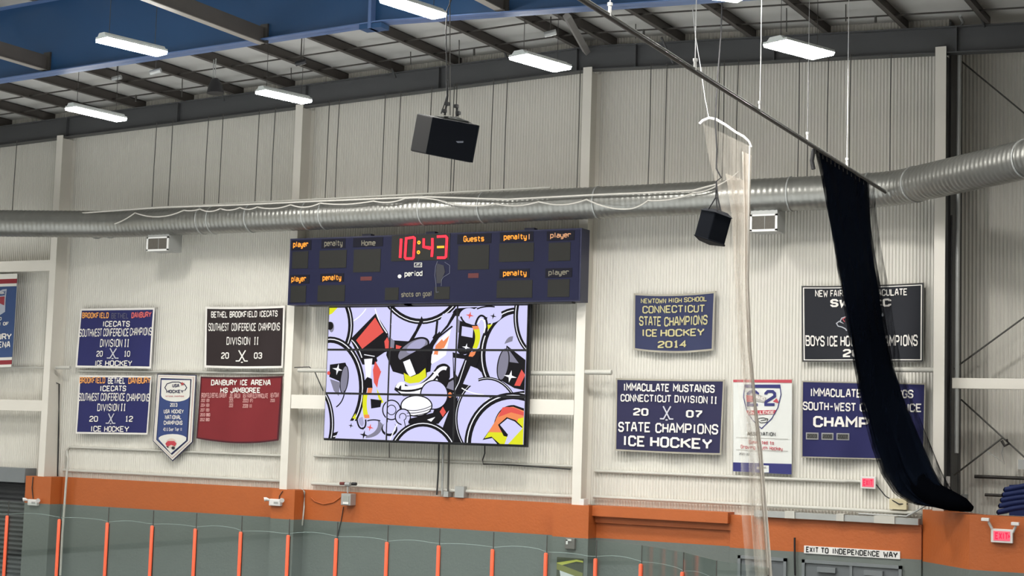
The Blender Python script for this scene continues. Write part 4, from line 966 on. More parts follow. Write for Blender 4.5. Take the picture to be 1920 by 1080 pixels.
strk('w', bez((1070, 640), (1130, 680), (1230, 690)), 8); strk('w', [(1100, 440), (1050, 600), (1010, 680)], 5)
# right hat
L('k', [(1385, 330), (1520, 440), (1525, 660), (1440, 640), (1340, 580)]); L('g', [(1385, 340), (1470, 460), (1400, 450)]); L('g', ell(1362, 470, 36, 112, rot=.15)); ringp('k', 1362, 470, 34, 110, 8, rot=.15)
L('r', [(1490, 505), (1515, 545), (1480, 625), (1440, 622)]); spark('w', 1412, 556, 46); L('g', bez((1370, 320), (1390, 260), (1430, 265), 6)+[(1425, 300)])
strk('k', bez((1335, 580), (1420, 600), (1445, 640)), 8)
L('k', [(1265, 700), (1530, 655), (1530, 720), (1290, 760)]); strk('w', bez((1240, 735), (1340, 670), (1520, 680)), 8)
coin(1430, 1050, 290, 330, 36)
# arch, lower right
L('k', [(1222, 1015)] + bez((1300, 900), (1330, 760), (1440, 762), 10)+[(1520, 790), (1520, 1060), (1340, 1060), (1290, 1000)])
L('y', [(1235, 1003), (1262, 960), (1390, 940), (1510, 900), (1510, 1052), (1355, 1052), (1285, 990)])
L('o', [(1262, 958)] + bez((1310, 880), (1340, 775), (1435, 775), 10)+[(1512, 805), (1510, 900), (1470, 930), (1390, 960)])
L('r', [(1330, 850)] + bez((1360, 780), (1400, 770), (1450, 785), 8)+[(1512, 815), (1512, 840), (1420, 815)])
L('y', [(1470, 860), (1512, 850), (1512, 980), (1440, 960)])
L('k', [(1330, 905), (1390, 850), (1450, 870), (1500, 920), (1430, 1000), (1370, 985)]); L('bg', [(1343, 905), (1395, 860), (1445, 880), (1500, 930), (1400, 1045), (1375, 1050), (1400, 975)])
strk('w', bez((600, 900), (570, 960), (545, 1020)), 8)
strk('w', bez((430, 60), (450, 150), (520, 240)), 8); strk('w', bez((360, 60), (330, 110), (265, 150)), 8)
strk('w', bez((250, 290), (300, 330), (330, 420)), 7)
for (o, a, b, cc, d) in panels:
    # each screen shows its own piece of the picture: stacked thin layers
    base_n = 0
    mbs = {}
    z = 0
    picture = []
    for i, (m, poly) in enumerate(layers):
        q = clip(poly, a, b, cc, d)
        if len(q) >= 3: picture.append((i, m, q))
    me = bpy.data.meshes.new('screen_picture'); verts = []; faces = []; mi = []
    keys = list(SM.keys())
    for i, m, q in picture:
        bidx = len(verts)
        for (u, v) in q:
            p = vfn(u, v); verts.append((p.x, p.y - .00002*i, p.z))
        faces.append(tuple(range(bidx, bidx+len(q)))); mi.append(keys.index(m))
    orig = Vector((vx0+(vx1-vx0)*(a+b)/2, VY, vz1-(vz1-vz0)*d))
    me.from_pydata([Vector(v)-orig for v in verts], [], faces); me.update()
    for k in keys: me.materials.append(SM[k])
    me.polygons.foreach_set('material_index', mi)
    po = bpy.data.objects.new('screen_picture', me); col.objects.link(po); po.parent = o
    po.location = orig - Vector(vw.location) - Vector(o.location)

# cables and boxes below the video wall
def cable(pts, r, label, m='cable', name='hanging_cable', group='cables on the wall', cat='cable'):
    return tag(MB().tube(pts, r, 6).build(name, M[m]), label, cat, group)
for (px, yb, r, m, lab) in ((822, 925, .018, 'cable', 'dark cable dropping from the video wall, leftmost of the three'), (830, 925, .022, 'galv2', 'grey conduit dropping from the video wall beside the dark cable'), (841, 922, .022, 'wire', 'dark conduit dropping from the video wall to the small box')):
    cable([at(px+1, 833, .30), at(px, 880, .34), at(px-3 if px == 822 else px-1, yb+3, .32)], r, lab, m)
cable([at(909, 836, .3), at(909, 850, .33), at(905, 862, .36), at(906, 870, .4), at(960, 872, .42), at(1070, 880, .42)], .014, 'thin black cable hooking from the video wall onto the conduit')
cable([at(730, 830, .44), at(730, 860, .45)], .01, 'short dark wire under the left screen column', 'wire')
cable([at(606, 733, .1), at(590, 697, .1), at(580, 688, .12), at(552, 689, .05)], .012, 'thin cable leading left from the video wall to the column')
tag(MB().box(at(853, 912, .3).x, at(870, 912, .3).x, .3, .44, 3.06, at(860, 912, .3).z).build('junction_box', M['galv2']), 'grey square junction box on the orange ledge under the video wall', 'box')
tag(MB().box(at(832, 925, .3).x, at(841, 925, .3).x, .28, .44, 3.06, 3.18).build('junction_box', M['galv2']), 'tiny grey junction box at the foot of the wall conduits', 'box')
# horn/strobe unit with mounted box under the left of the video wall
hb = empty('alarm_unit', at(651, 945, .2), 'grey control box with a two-headed lamp bar above, on the orange band', 'control box')
a = at(641, 925, .15); b = at(658, 948, .15)
MB().box(a.x, b.x, .12, .35, b.z, a.z).build('box', M['galv2'], hb, bevel=.01)
MB().box(a.x+.07, b.x-.04, .105, .12, b.z+.05, a.z-.05).build('window', mat('display_face', (.35, .36, .33), noise=.1), hb)
MB().box(a.x+.07, b.x-.04, .10, .106, b.z+.03, b.z+.08).build('lower_label', M['white'], hb)
MB().tube([at(652, 924, .2), at(652, 909, .2)], .02, 6).build('stem', M['galv2'], hb)
MB().tube([at(648, 908, .2), at(657, 908, .2)], .055, 10).build('junction_head', M['galv2'], hb)
MB().tube([at(638, 906.5, .2), at(646, 906.7, .2)], .038, 10).build('left_lamp', mat('dark_red_lens', (.14, .03, .025), rough=.3), hb)
MB().tube([at(660, 907.2, .2), at(668, 907.5, .2)], .038, 10).build('right_lamp', M['black'], hb)
cable([at(639, 932, .33), at(625, 942, .33), at(606, 945.5, .33), at(590, 940, .33), at(583, 933, .33)], .012, 'slack brown cable drooping across the orange band left of the control box', 'orange')
cable([at(644, 950, .33), at(640, 975, .33), at(634, 1000, .33), at(632, 1015, .33), at(625, 1079, .33)], .010, 'thin dark cable running down from the control box to the glass', 'cable')
cable([at(565, 916, .3), at(571, 922, .3), at(570, 950, .3), at(567, 985, .3)], .02, 'cream cable running down the shaded side of the pilaster', 'pipe')
cable([at(62, 894, -.07), at(60, 915, -.07), at(62, 935, -.07)], .012, 'dark cable down the far left pilaster to the emergency light', 'cable')
cable([at(530, 921, -.07), at(524, 930, -.07), at(523, 938, -.07)], .010, 'short dark cable down the middle pilaster to the emergency light', 'cable')
tag(MB().box(at(1091, 945, .1).x, at(1099, 945, .1).x, -.02, .2, 3.05, 3.18).build('camera_box', M['whiteplastic']), 'small white box sitting on the ledge right of the ridge column', 'box')
# left-bay wires
cable([at(100, 716, .3), at(111, 720, .4), at(110, 800, .42), at(108, 893, .42)], .02, 'dark wire running down the wall beside the far left column')

# emergency lights
def emergency(px, py, Y, label):
    p = at(px, py, Y)
    e = empty('emergency_light', p, label, 'emergency light', 'emergency lights on the pilasters')
    MB().box(p.x-.17, p.x+.17, Y-.09, Y, p.z-.08, p.z+.08).build('housing', M['whiteplastic'], e, bevel=.02)
    MB().box(p.x-.02, p.x+.10, Y-.095, Y-.09, p.z-.03, p.z+.02).build('indicator_panel', M['galv2'], e)
    for s in (-1, 1):
        q = Vector((p.x+s*.17, Y-.08, p.z+.05))
        MB().tube([q, q+Vector((s*.05, -.04, .02)), q+Vector((s*.09, -.07, .01))], [.03, .045, .055], 10).build('lamp_head', M['whiteplastic'], e)
emergency(65, 942, -.05, 'white twin-head emergency light on the far left pilaster')
emergency(519, 942, -.05, 'white twin-head emergency light on the pilaster left of the video wall')
st = empty('wall_strobe', at(1071, 1018, -.05), 'small grey and white alarm strobe on the pilaster above the poster', 'strobe')
a = at(1062, 1008, -.05); b = at(1080, 1030, -.05)
MB().box(a.x, b.x, -.13, -.05, b.z, a.z).build('body', mat('strobe_grey', (.16, .15, .14), noise=.05), st, bevel=.012)
MB().box(a.x+.04, a.x+.08, -.15, -.13, b.z+.1, a.z-.03).build('lens', M['white'], st)
MB().box(a.x+.04, a.x+.16, -.15, -.13, a.z-.06, a.z-.02).build('cap', M['white'], st)

# poster on the pilaster
a = at(1045, 1044, -.05); b = at(1094, 1052, -.05)
po = empty('poster', ((a.x+b.x)/2, -.06, 1.3), 'green and white poster on the grey pilaster, cut by the lower photo edge', 'poster')
MB().box(a.x, b.x, -.066, -.052, 1.3, a.z).build('sheet', mat('poster_green', (.05, .06, .035), rough=.3, noise=.3, nscale=8), po)
zt_ = a.z; wdt = b.x-a.x
def pbox(u0, u1, v0, v1, c_, nm): MB().box(a.x+wdt*u0, a.x+wdt*u1, -.072, -.066, zt_-v1, zt_-v0).build(nm, cmat('poster_'+nm, *c_, rough=.4, noise=.1), po)
MB().prism([(a.x, -.07, zt_-.12), (a.x+wdt*.75, -.07, zt_-.03), (a.x+wdt, -.07, zt_-.05), (a.x+wdt, -.07, zt_-.08), (a.x+wdt*.75, -.07, zt_-.07), (a.x, -.07, zt_-.2)], (0, .004, 0)).build('lime_stripe', cmat('poster_lime', 178, 184, 84), po)
MB().prism([(a.x, -.071, zt_-.13), (a.x+wdt, -.071, zt_-.30), (a.x+wdt, -.071, zt_-.42), (a.x, -.071, zt_-.26)], (0, .004, 0)).build('olive_stripe', cmat('poster_olive', 118, 122, 60), po)
MB().prism([(a.x+wdt*.12, -.072, zt_-.28), (a.x+wdt, -.072, zt_-.42), (a.x+wdt, -.072, zt_-.9), (a.x+wdt*.3, -.072, zt_-.9)], (0, .004, 0)).build('pale_field', cmat('poster_pale', 205, 212, 214), po)
pbox(.78, .98, .44, .9, (236, 238, 236), 'white_box'); pbox(.82, .94, .47, .85, (66, 76, 72), 'dark_box')

# ---------------------------------------------------------------- doors and signs at right
DYF = .27
def door_unit(px0, px1, pyt, double, name, idx):
    a = at(px0, pyt, DYF); b = at(px1, pyt+ (px1-px0)*.05, DYF); zt_ = 2.20; f = .06
    e = empty(name, ((a.x+b.x)/2, DYF, 0)); e['kind'] = 'structure'
    mb = MB(); mb.box(a.x, a.x+f, DYF-.06, DYF+.02, 0, zt_); mb.box(b.x-f, b.x, DYF-.06, DYF+.02, 0, zt_); mb.box(a.x, b.x, DYF-.06, DYF+.02, zt_-f, zt_)
    mb.build('door_frame', M['frame'], e)
    xs = [a.x+f, b.x-f] if not double else [a.x+f, (a.x+b.x)/2, b.x-f]
    for k in range(len(xs)-1):
        x0_, x1_ = xs[k]+.015, xs[k+1]-.015
        d = MB().box(x0_, x1_, DYF-.02, DYF+.02, .01, zt_-f-.01).build('door_leaf', M['door'], e)
        MB().box(x0_+.25, x0_+.62, DYF-.10, DYF-.02, zt_-f-.16, zt_-f-.06).build('door_closer', M['frame'], d)
        MB().box(x0_+.1, x1_-.1, DYF-.07, DYF-.02, .95, 1.03).build('push_bar', M['galv'], d)
    if double: MB().box(xs[1]-.025, xs[1]+.025, DYF-.05, DYF+.02, 0, zt_-f).build('centre_post', M['frame'], e)
door_unit(1505, 1692, 1047, True, 'door_1', 1)
door_unit(1385, 1476, 1038, False, 'door_2', 2)
cable([at(1490, 1008, .2), at(1490, 1045, .2), at(1491, 1079, .2)], .02, 'dark conduit down the wall left of the exit doors', 'black')
sg = empty('exit_direction_sign', at(1597, 1040, .2), 'white sign with black lettering over the double exit doors', 'sign')
DQ = [(1507.5, 1022), (1687.5, 1035), (1687.5, 1049), (1507, 1037)]
c = [at(x, y, .24) for x, y in DQ]
x0_, x1_ = c[0].x, c[1].x; z1_ = (c[0].z+c[1].z)/2; z0_ = (c[2].z+c[3].z)/2
MB().box(x0_, x1_, .245, .27, z0_, z1_).build('panel', M['white'], sg)
sgs = Sheet(lambda u, v: Vector((x0_+(x1_-x0_)*u, .245, z1_-(z1_-z0_)*v)))
for s, u0, u1 in (('EXIT', .022, .155), ('TO', .18, .262), ('INDEPENDENCE', .298, .795), ('WAY', .83, .975)):
    sgs.put([[(a_, 1-b_) for a_, b_ in q] for q in text_quads(s, u0, u1, .14, .90, 1.5)], 'lettering', M['black'], sg, .004)

def exit_sign(px0, py0, px1, py1, Y, label, heads=False, arrow=False):
    a = at(px0, py0, Y); b = at(px1, py1, Y)
    e = empty('exit_sign', ((a.x+b.x)/2, Y, b.z), label, 'exit sign')
    MB().box(a.x, b.x, Y-.01, Y+.09, b.z, a.z).build('housing', M['whiteplastic'], e, bevel=.008)
    W_, H_ = b.x-a.x, a.z-b.z
    MB().box(a.x+W_*.12, b.x-W_*.12, Y-.016, Y-.01, b.z+H_*.15, a.z-H_*.15).build('lit_panel', M['exit_face'], e)
    sh_ = Sheet(lambda u, v: Vector((a.x+W_*u, Y-.016, a.z-H_*v)))
    sh_.put([[(p, 1-q_) for p, q_ in q] for q in text_quads('EXIT', .2, .8, .24, .76, 1.6)], 'lettering', M['exit_red'], e, .004)
    if arrow: sh_.put([[(.80, .35), (.90, .5), (.80, .65)]], 'arrow', M['exit_red'], e, .004)
    if heads:
        for s, q in ((-1, Vector((a.x+.02, Y, a.z))), (1, Vector((b.x, Y, a.z-.05)))):
            MB().tube([q, q+Vector((s*.06, -.03, .12))], .025, 8).build('lamp_arm', M['whiteplastic'], e)
            t = q+Vector((s*.08, -.05, .16))
            MB().box(t.x-.09, t.x+.05, t.y-.08, t.y+.02, t.z-.03, t.z+.03).build('lamp_head', M['whiteplastic'], e, bevel=.01)
    return e
exit_sign(1613.5, 893, 1642, 917, .36, 'small red exit sign on the ribbed wall left of the black net')
exit_sign(1858, 991, 1899, 1019, pB.y-.085, 'red exit sign with lamp heads on the orange corner at right', True, True)
hpipe(at(1585, 903, .4).x, at(1613, 905, .4).x, .42, 3.78, .03, 'short conduit stub feeding the small exit sign')
tag(MB().box(at(1668, 945, .38).x, at(1700, 945, .38).x, .36, .48, at(1680, 955, .38).z, at(1680, 935, .38).z).build('wall_panel', M['yellow_wood']), 'pale yellow board on the ribbed wall behind the foot of the black net', 'board')
cable([at(1640, 905, .4), at(1660, 930, .4), at(1685, 945, .34), at(1702, 945, .4)], .012, 'dark wire sagging over the pale yellow board')
cable([at(1610, 963, .4), at(1700, 968, .4), at(1715, 960, .35), at(1740, 945, .3)], .02, 'grey flexible cable rising to the orange corner', 'galv2')

# recess at right: brace rods, conduits, tarp stack
def rod(a, b, label, r=.018, m='wire'):
    tag(MB().tube([a, b], r, 6).build('brace_rod', M[m]), label, 'rod', 'brace rods in the right bay')
rod(at(1803, 115, .9), at(1960, 245, .9), 'brace rod falling right from the top of the dark column')
rod(at(1785, 694, .9), at(1960, 566, .9), 'brace rod rising right above the cream girt')
rod(at(1802, 749, .9), at(1960, 893, .9), 'brace rod falling right below the cream girt')
rod(at(1789, 891, .9), at(1881, 820, .9), 'lighter brace rod rising to the rod crossing')
cl = empty('rod_clamp', at(1884, 832, .85), 'bunch of wires and clamp where the brace rods cross', 'clamp')
MB().tube([at(1878, 826, .85), at(1884, 836, .85), at(1892, 832, .85), at(1887, 824, .85)], .03, 6).build('clamp', M['rail'], cl)
MB().tube([at(1882, 836, .85), at(1878, 850, .85), at(1884, 870, .85), at(1868, 858, .85), at(1850, 846, .85)], .008, 5).build('loose_wire', M['galv2'], cl)
cable([(BAY+.28, .35, 12.3), (BAY+.26, .35, 8), (BAY+.26, .35, 4.4)], .045, 'grey conduit running the height of the dark column', 'galv2')
cable([at(1782, 92, .3), at(1790, 70, .3), at(1797, 55, .3), at(1806, 42, .2), at(1800, 30, -.3)], .03, 'pale conduit bending away from the head of the dark column', 'galv2')
cable([(BAY+.15, .3, 9.0), (BAY+.15, .3, 3.5)], .02, 'black cable behind the conduit on the dark column')
tag(MB().box(at(1776, 893, .3).x, at(1782, 893, .3).x, .2, .3, at(1779, 906, .3).z, at(1779, 893, .3).z).build('conduit_box', M['whiteplastic']), 'small white conduit box low on the dark column', 'box')
cable([at(1779, 906, .28), at(1779, 923, .28)], .025, 'white pipe stub under the small conduit box', 'whiteplastic')
tag(MB().box(at(1802, 925, 1.4).x, at(1813, 925, 1.4).x, 1.4, 1.54, at(1807, 938, 1.4).z, at(1807, 927, 1.4).z).build('recess_box', M['galv2']), 'small grey box in the dark recess above the orange corner', 'box')
tag(MB().box(at(1909, 865, 1).x, at(1921, 865, 1).x, 1.0, 1.54, at(1915, 880, 1).z, at(1915, 862, 1).z).build('recess_box', M['galv2']), 'grey switch box high in the recess at the right edge', 'box')
# rolled blue tarps
tp = empty('tarp_stack', at(1900, 965, -.5), 'stack of folded blue vinyl tarps on the orange corner at the right edge', 'tarp')
Yt = -.82
xa = at(1873, 965, Yt).x - .02; zb_ = 3.31
for k in range(5):
    z0_ = zb_ + .105*k
    def tfn(u, v, k=k, z0_=z0_):
        x = xa + (.03*k) + 2.1*u
        hump = .16*math.sin(min(1, u*2.6)*PI*.5)
        return Vector((x, Yt + .75*v, z0_ + hump*(1-.3*abs(v-.5)) + .012*math.sin(9*u+k)))
    mb = MB(); n1, n2 = 24, 4
    mb.grid(tfn, n1, n2); mb.grid(lambda u, v: tfn(u, v)+Vector((0, 0, .095)), n1, n2)
    mb.grid(lambda u, v: tfn(u, 0)+Vector((0, -.03*math.sin(v*PI), .095*v)), n1, 4); mb.grid(lambda u, v: tfn(0, u)+Vector((-.03*math.sin(v*PI), 0, .095*v)), 4, 4)
    mb.build('folded_layer', M['tarp'], tp)
MB().box(xa+.2, xa+2.4, Yt+.0, Yt+.7, zb_+.0, zb_+.55).build('inner_roll', M['tarp'], tp)

# ---------------------------------------------------------------- lamps
def lamp(pa, pb, z, label, w_=.34, rods=((0, 0),)):
    a = atz(pa[0], pa[1], z); b = atz(pb[0], pb[1], z)
    d = (b-a).normalized(); s = Vector((d.y, -d.x, 0)); hw = w_/2
    ctr = (a+b)/2; dd = 1.22/2
    a = ctr-d*max(dd, (b-a).length/2*1.0); b = ctr+d*(ctr-a).length
    e = empty('high_bay_lamp', ctr, label, 'ceiling lamp', 'lit high-bay lamps under the roof')
    def ringz(k, zz): return [a-s*k+Vector((0, 0, zz)), b-s*k+Vector((0, 0, zz)), b+s*k+Vector((0, 0, zz)), a+s*k+Vector((0, 0, zz))]
    mb = MB(); mb.hexa(ringz(hw, .02)+ringz(hw, .06)); mb.hexa(ringz(hw*.7, .06)+ringz(hw*.45, .12)); mb.build('housing', M['lamp_h'], e)
    mb = MB(); mb.hexa([p for p in ringz(hw*.9, -.03)]+[p for p in ringz(hw, .02)]); mb.build('diffuser', M['diff'], e)
    rink_lamp(ctr.x, ctr.y, ctr.z-.05, LAMP_W*.62, math.atan2(-d.x, d.y))
    for t in (.12, .88):
        p = a.lerp(b, t)+Vector((0, 0, .11)); zt_ = (ztop(p.x)+.25)
        MB().tube([p, Vector((p.x, p.y, zt_))], .006, 5).build('hanger', M['wire'], e)
    return e
lamp((190, 74), (303, 101), 10.95, 'lit lamp hanging in front of the blue girder at upper left')
lamp((132, 203), (228, 225), 11.0, 'lit lamp over the far left column, lowest of the lamps')
lamp((489, 172), (575, 191), 11.3, 'lit lamp at the head of the column left of the hanging speaker')
lamp((728, 0), (822, 30), 11.3, 'lit lamp at the top edge of the photo, right of the girder splice')
lamp((978, 108), (1048, 128), 11.3, 'lit lamp just left of the ridge column head', .46)
lamp((1464, 84), (1532, 102), 11.1, 'brightest lamp, above the right end of the dark net rail', .52)
lamp((1290, -16), (1352, -8), 11.1, 'lit lamp mostly beyond the top edge, over the white net')

# ---------------------------------------------------------------- hanging speakers
def facet(name, front, back, m, e): pass
sp = empty('hanging_speaker', at(835, 300, -9.6), 'large black loudspeaker hanging in the middle, above the scoreboard', 'speaker')
Yf = -10.0
F = [at(812, 219, Yf), at(900, 235, Yf-.12), at(887, 306, Yf-.12), at(799, 289, Yf)]     # tl tr br bl
Bk = [at(782, 212, Yf+.62), None, None, at(769, 283, Yf+.62)]
dx = (F[1]-F[0])*.72
Bk[1] = Bk[0]+dx; Bk[2] = Bk[3]+dx
MB().hexa([F[3], F[2], Bk[2], Bk[3], F[0], F[1], Bk[1], Bk[0]]).build('cabinet', M['spk_g'], sp, bevel=.02)
nf = (F[1]-F[0]).cross(F[3]-F[0]).normalized()
if nf.y > 0: nf = -nf
ins = [F[i].lerp((F[0]+F[1]+F[2]+F[3])/4, .02) for i in range(4)]
MB().prism([p+nf*.03 for p in ins], -nf*.04).build('grille', M['spk'], sp, bevel=.008)
q = [at(x, y, Yf-.09)+nf*.03 for x, y in ((857, 265.5), (874, 265), (873, 268.5), (860, 268.5))]
MB().prism(q, -nf*.01).build('badge', cmat('grey_badge', 92, 96, 108, rough=.4), sp)
tops = [at(814, 217, Yf+.1), at(856, 219, Yf+.05), at(878, 227, Yf-.05), at(880, 233, Yf-.05), at(850, 229, Yf), at(812, 222, Yf+.05)]
MB().prism(tops, (-.05, .25, 0)).build('rigging_plate', M['spk_b'], sp)
hookl = [(827, 213), (835, 190), (840, 172), (838, 150), (836, 60), (838, 20), (846, 0), (850, -25)]
rig = MB().tube([at(x, y, Yf+.1) for x, y in hookl], .009, 6); rig.build('support_cable', M['cable'], sp)
MB().tube([at(834, 216, Yf+.1), at(837, 196, Yf+.1), at(839, 180, Yf+.1), at(838, 150, Yf+.1)], .016, 6).build('chain', M['cable'], sp)
MB().tube([at(858, 218, Yf+.1), at(857, 200, Yf+.1), at(854, 198, Yf+.1)], .018, 6).build('chain', M['cable'], sp)
MB().tube([at(844, 216, Yf+.1), at(843.5, -30, Yf+.1)], .008, 5).build('support_wire', M['wire'], sp)
for x, y in ((839, 195), (833, 208), (859, 212), (855, 199)):
    p = at(x, y, Yf+.08); MB().box(p.x-.03, p.x+.03, p.y-.03, p.y+.03, p.z-.025, p.z+.025).build('shackle', M['cable'], sp)
s2 = empty('hanging_speaker', at(1335, 455, -7.5), 'smaller black loudspeaker hanging beside the white net, below the duct', 'speaker')
Y2 = -8.0
T = [at(1315, 393, Y2), at(1341, 398, Y2-.16), at(1372, 409, Y2+.0), at(1363, 400, Y2+.3), at(1345, 393, Y2+.45), at(1324, 390, Y2+.3)]
Bm = [at(1302, 441, Y2), at(1327, 449, Y2-.16), at(1358, 459, Y2+.0), at(1357, 462, Y2+.3), at(1330, 459, Y2+.45), at(1312, 451, Y2+.3)]
n = 6; mb = MB(); mb.add(T+Bm, [tuple(range(6)), tuple(range(11, 5, -1))]+[(i, (i+1) % n, n+(i+1) % n, n+i) for i in range(n)]); mb.build('cabinet', M['spk'], s2, bevel=.015)
bm2 = [p.lerp((Bm[0]+Bm[3])/2, .06)+Vector((0, 0, -.006)) for p in Bm]
MB().prism(bm2, (0, 0, .004)).build('base_plate', M['spk_g'], s2)
for pts in ([(1328, 392), (1336, 380), (1342, 370), (1343, 340), (1352, 333), (1343, 316), (1344, 280), (1341, 225), (1345, 150), (1352, 60), (1354, 0), (1354, -20)], [(1345, 396), (1344, 385), (1343, 370)], [(1352, 398), (1346, 372), (1343, 340)]):
    MB().tube([at(x, y, Y2+.15) for x, y in pts], .012, 6).build('support_cable', M['cable'], s2)
# small devices near the roof
hs = empty('roof_speaker', at(403, 175, -4), 'dark round unit hanging on two rods under the blue girder', 'speaker')
MB().tube([at(403, 148, -4), at(404, 160, -4), at(404, 175, -4)], [.07, .15, .19], 14).build('body', M['black'], hs)
MB().tube([at(403, 150, -4), at(405, 110, -4)], .012, 5).build('rod', M['galv2'], hs); MB().tube([at(399, 150, -4), at(401, 112, -4)], .012, 5).build('rod', M['galv2'], hs)
for px, py, Y, lab in ((219, 146, -4.8, 'small camera under the blue girder at far left'), (292, 134, -7.9, 'small pale box on the lower flange of the blue girder'), (564, 117, -5.2, 'small dark camera hanging between the lamps'), (1032, 62, -6.0, 'small camera under the blue girder near the ridge')):
    p = at(px, py, Y); e = empty('roof_camera', p, lab, 'camera', 'small cameras near the roof')
    MB().tube([p+Vector((-.10, -.03, -.03)), p+Vector((.10, .03, .02))], .05, 10).build('camera_body', M['galv2'] if px != 564 else M['black'], e)
    MB().tube([p, Vector((p.x, p.y, p.z+.3 if px != 564 else ztop(p.x)))], .012, 5).build('bracket', M['rail'], e)
for k_, (px, py0, py1, Y) in enumerate(((160, 158, 172, -1.4), (341, 158, 181, -1.6), (546, 127, 150, -1.2), (770, 97, 121, -1.3), (861, 75, 120, -1.4), (1192, 45, 72, -1.4), (255, 178, 190, -1.0), (889, 90, 104, -1.0), (1207, 55, 66, -1.1), (1642, 30, 42, -1.0), (1475, 15, 60, -1.2), (1586, 8, 40, -1.2))):
    a = at(px, py0, Y); b = at(px, py1, Y)
    if k_ == 1: a = Vector((a.x, a.y, 13.24-.0375*abs(a.x)))
    tag(MB().tube([a, b], .012 if py1-py0 > 15 else .025, 5).build('sprinkler_drop', M['wire']), 'short dark drop below the white roof insulation, %s' % ['over the far left lamp', 'left of the dark round roof unit', 'over the head of the second column', 'left of the hanging speaker cable', 'right of the hanging speaker cable', 'just right of the ridge column', 'stubby one right of the far left lamp', 'stubby one right of the speaker cable', 'stubby one beside the dark net rail', 'stubby one over the brightest lamp, rightmost', 'long one left of the brightest lamp', 'long one right of the brightest lamp'][k_], 'sprinkler', 'sprinkler drops under the roof')

# ---------------------------------------------------------------- rail, nets
ra = at(1660, 361, -1.15); rb_ = at(1090, 0, -15.3); rdir = (rb_-ra).normalized()
rail = empty('net_rail', ra, 'dark steel rail slanting down to the duct, carrying the black net', 'rail')
MB().tube([ra, ra+rdir*22], .026, 8).build('rail_tube', M['rail'], rail)
MB().tube([ra+Vector((0, 0, .04)), ra+rdir*22+Vector((0, 0, .05))], .012, 5).build('rail_track', M['galv2'], rail)
def rail_at(px):
    lo, hi = 0, 22
    for _ in range(40):
        m_ = (lo+hi)/2; p = ra+rdir*m_; d = p-CAM; x = 960+FPX*d.dot(_r)/d.dot(_f)
        if x > px: lo = m_
        else: hi = m_
    return ra+rdir*lo
for k, (px, r) in enumerate(((1588, .006), (1514, .0035), (1425, .007), (1303, .006), (1143, .006))):
    p = rail_at(px)
    MB().tube([p, p+Vector((0, 0, ztop(p.x)-p.z))], r, 6).build('hanger_rod', M['rod'], rail)
    MB().tube([p+Vector((0, 0, .02)), p+Vector((0, 0, .18))], .020, 6).build('clamp', M['whiteplastic'], rail)
    MB().tube([p+Vector((0, 0, .14)), p+Vector((0, 0, .18))], .03, 6).build('clamp_collar', M['whiteplastic'], rail)
# black net
def interp(tab, y):
    for (y0, x0_), (y1, x1_) in zip(tab, tab[1:]):
        if y <= y1: return x0_+(x1_-x0_)*(y-y0)/(y1-y0)
    return tab[-1][1]
# edges described along the drop t: (t, px, py)
Ltab = [(0, 1524, 276), (.08, 1537, 330), (.18, 1549, 400), (.27, 1562, 462), (.36, 1574, 522), (.46, 1587, 592), (.58, 1602, 680), (.70, 1617, 762), (.80, 1637, 836), (.88, 1656, 890), (.93, 1682, 928), (.97, 1715, 946), (1, 1768, 953)]
Rtab = [(0, 1632, 346), (.08, 1633, 385), (.18, 1637, 440), (.27, 1643, 490), (.36, 1652, 545), (.46, 1660, 605), (.58, 1675, 680), (.70, 1702, 762), (.80, 1730, 830), (.88, 1751, 880), (.93, 1768, 912), (.97, 1785, 935), (1, 1812, 952)]
pL = rail_at(1524); pR = rail_at(1632)
def tabat(tab, t):
    for a, b in zip(tab, tab[1:]):
        if t <= b[0]:
            k = (t-a[0])/(b[0]-a[0]); return a[1]+(b[1]-a[1])*k, a[2]+(b[2]-a[2])*k
    return tab[-1][1:]
def net_edge(tab, t, y0, y1, ex=1.0): 
    x, y = tabat(tab, t); return at(x, y, y0+(y1-y0)*min(1, t)**ex)
bn = empty('black_net', (7.6, -1.2, 3.3), 'bunched black netting hanging from the dark rail down to the orange corner', 'net')
yLt, yRt = pL.y, pR.y
def bfn(u, t, k=0, amp=.07, spread=0, ph=0):
    a = net_edge(Ltab, t, yLt, -1.0, .8); b = net_edge(Rtab, t, yRt, -.95, .8)
    uu = -spread + u*(1+2*spread)
    p = a.lerp(b, uu)
    am = amp*(.25+min(1, t*3))
    p = p + Vector((.4, 1, 0))*(am*math.sin(u*(16+5*k)+ph+2.5*t)) + Vector((0, 0, 0))
    return p
for k, (sp_, m, ph, nm) in enumerate(((-.02, 'net_b', 0, 'net_fold'), (-.05, 'net_b', 2, 'net_fold'), (-.09, 'net_b', 4, 'net_fold'), (.03, 'net_b1', 1, 'outer_net_fold'))):
    mb = MB(); mb.grid(lambda u, v: bfn(u, v, k, .06+.02*k, sp_, ph)+Vector((0, .05*k, 0)), 40, 80)
    mb.build(nm, M[m], bn)
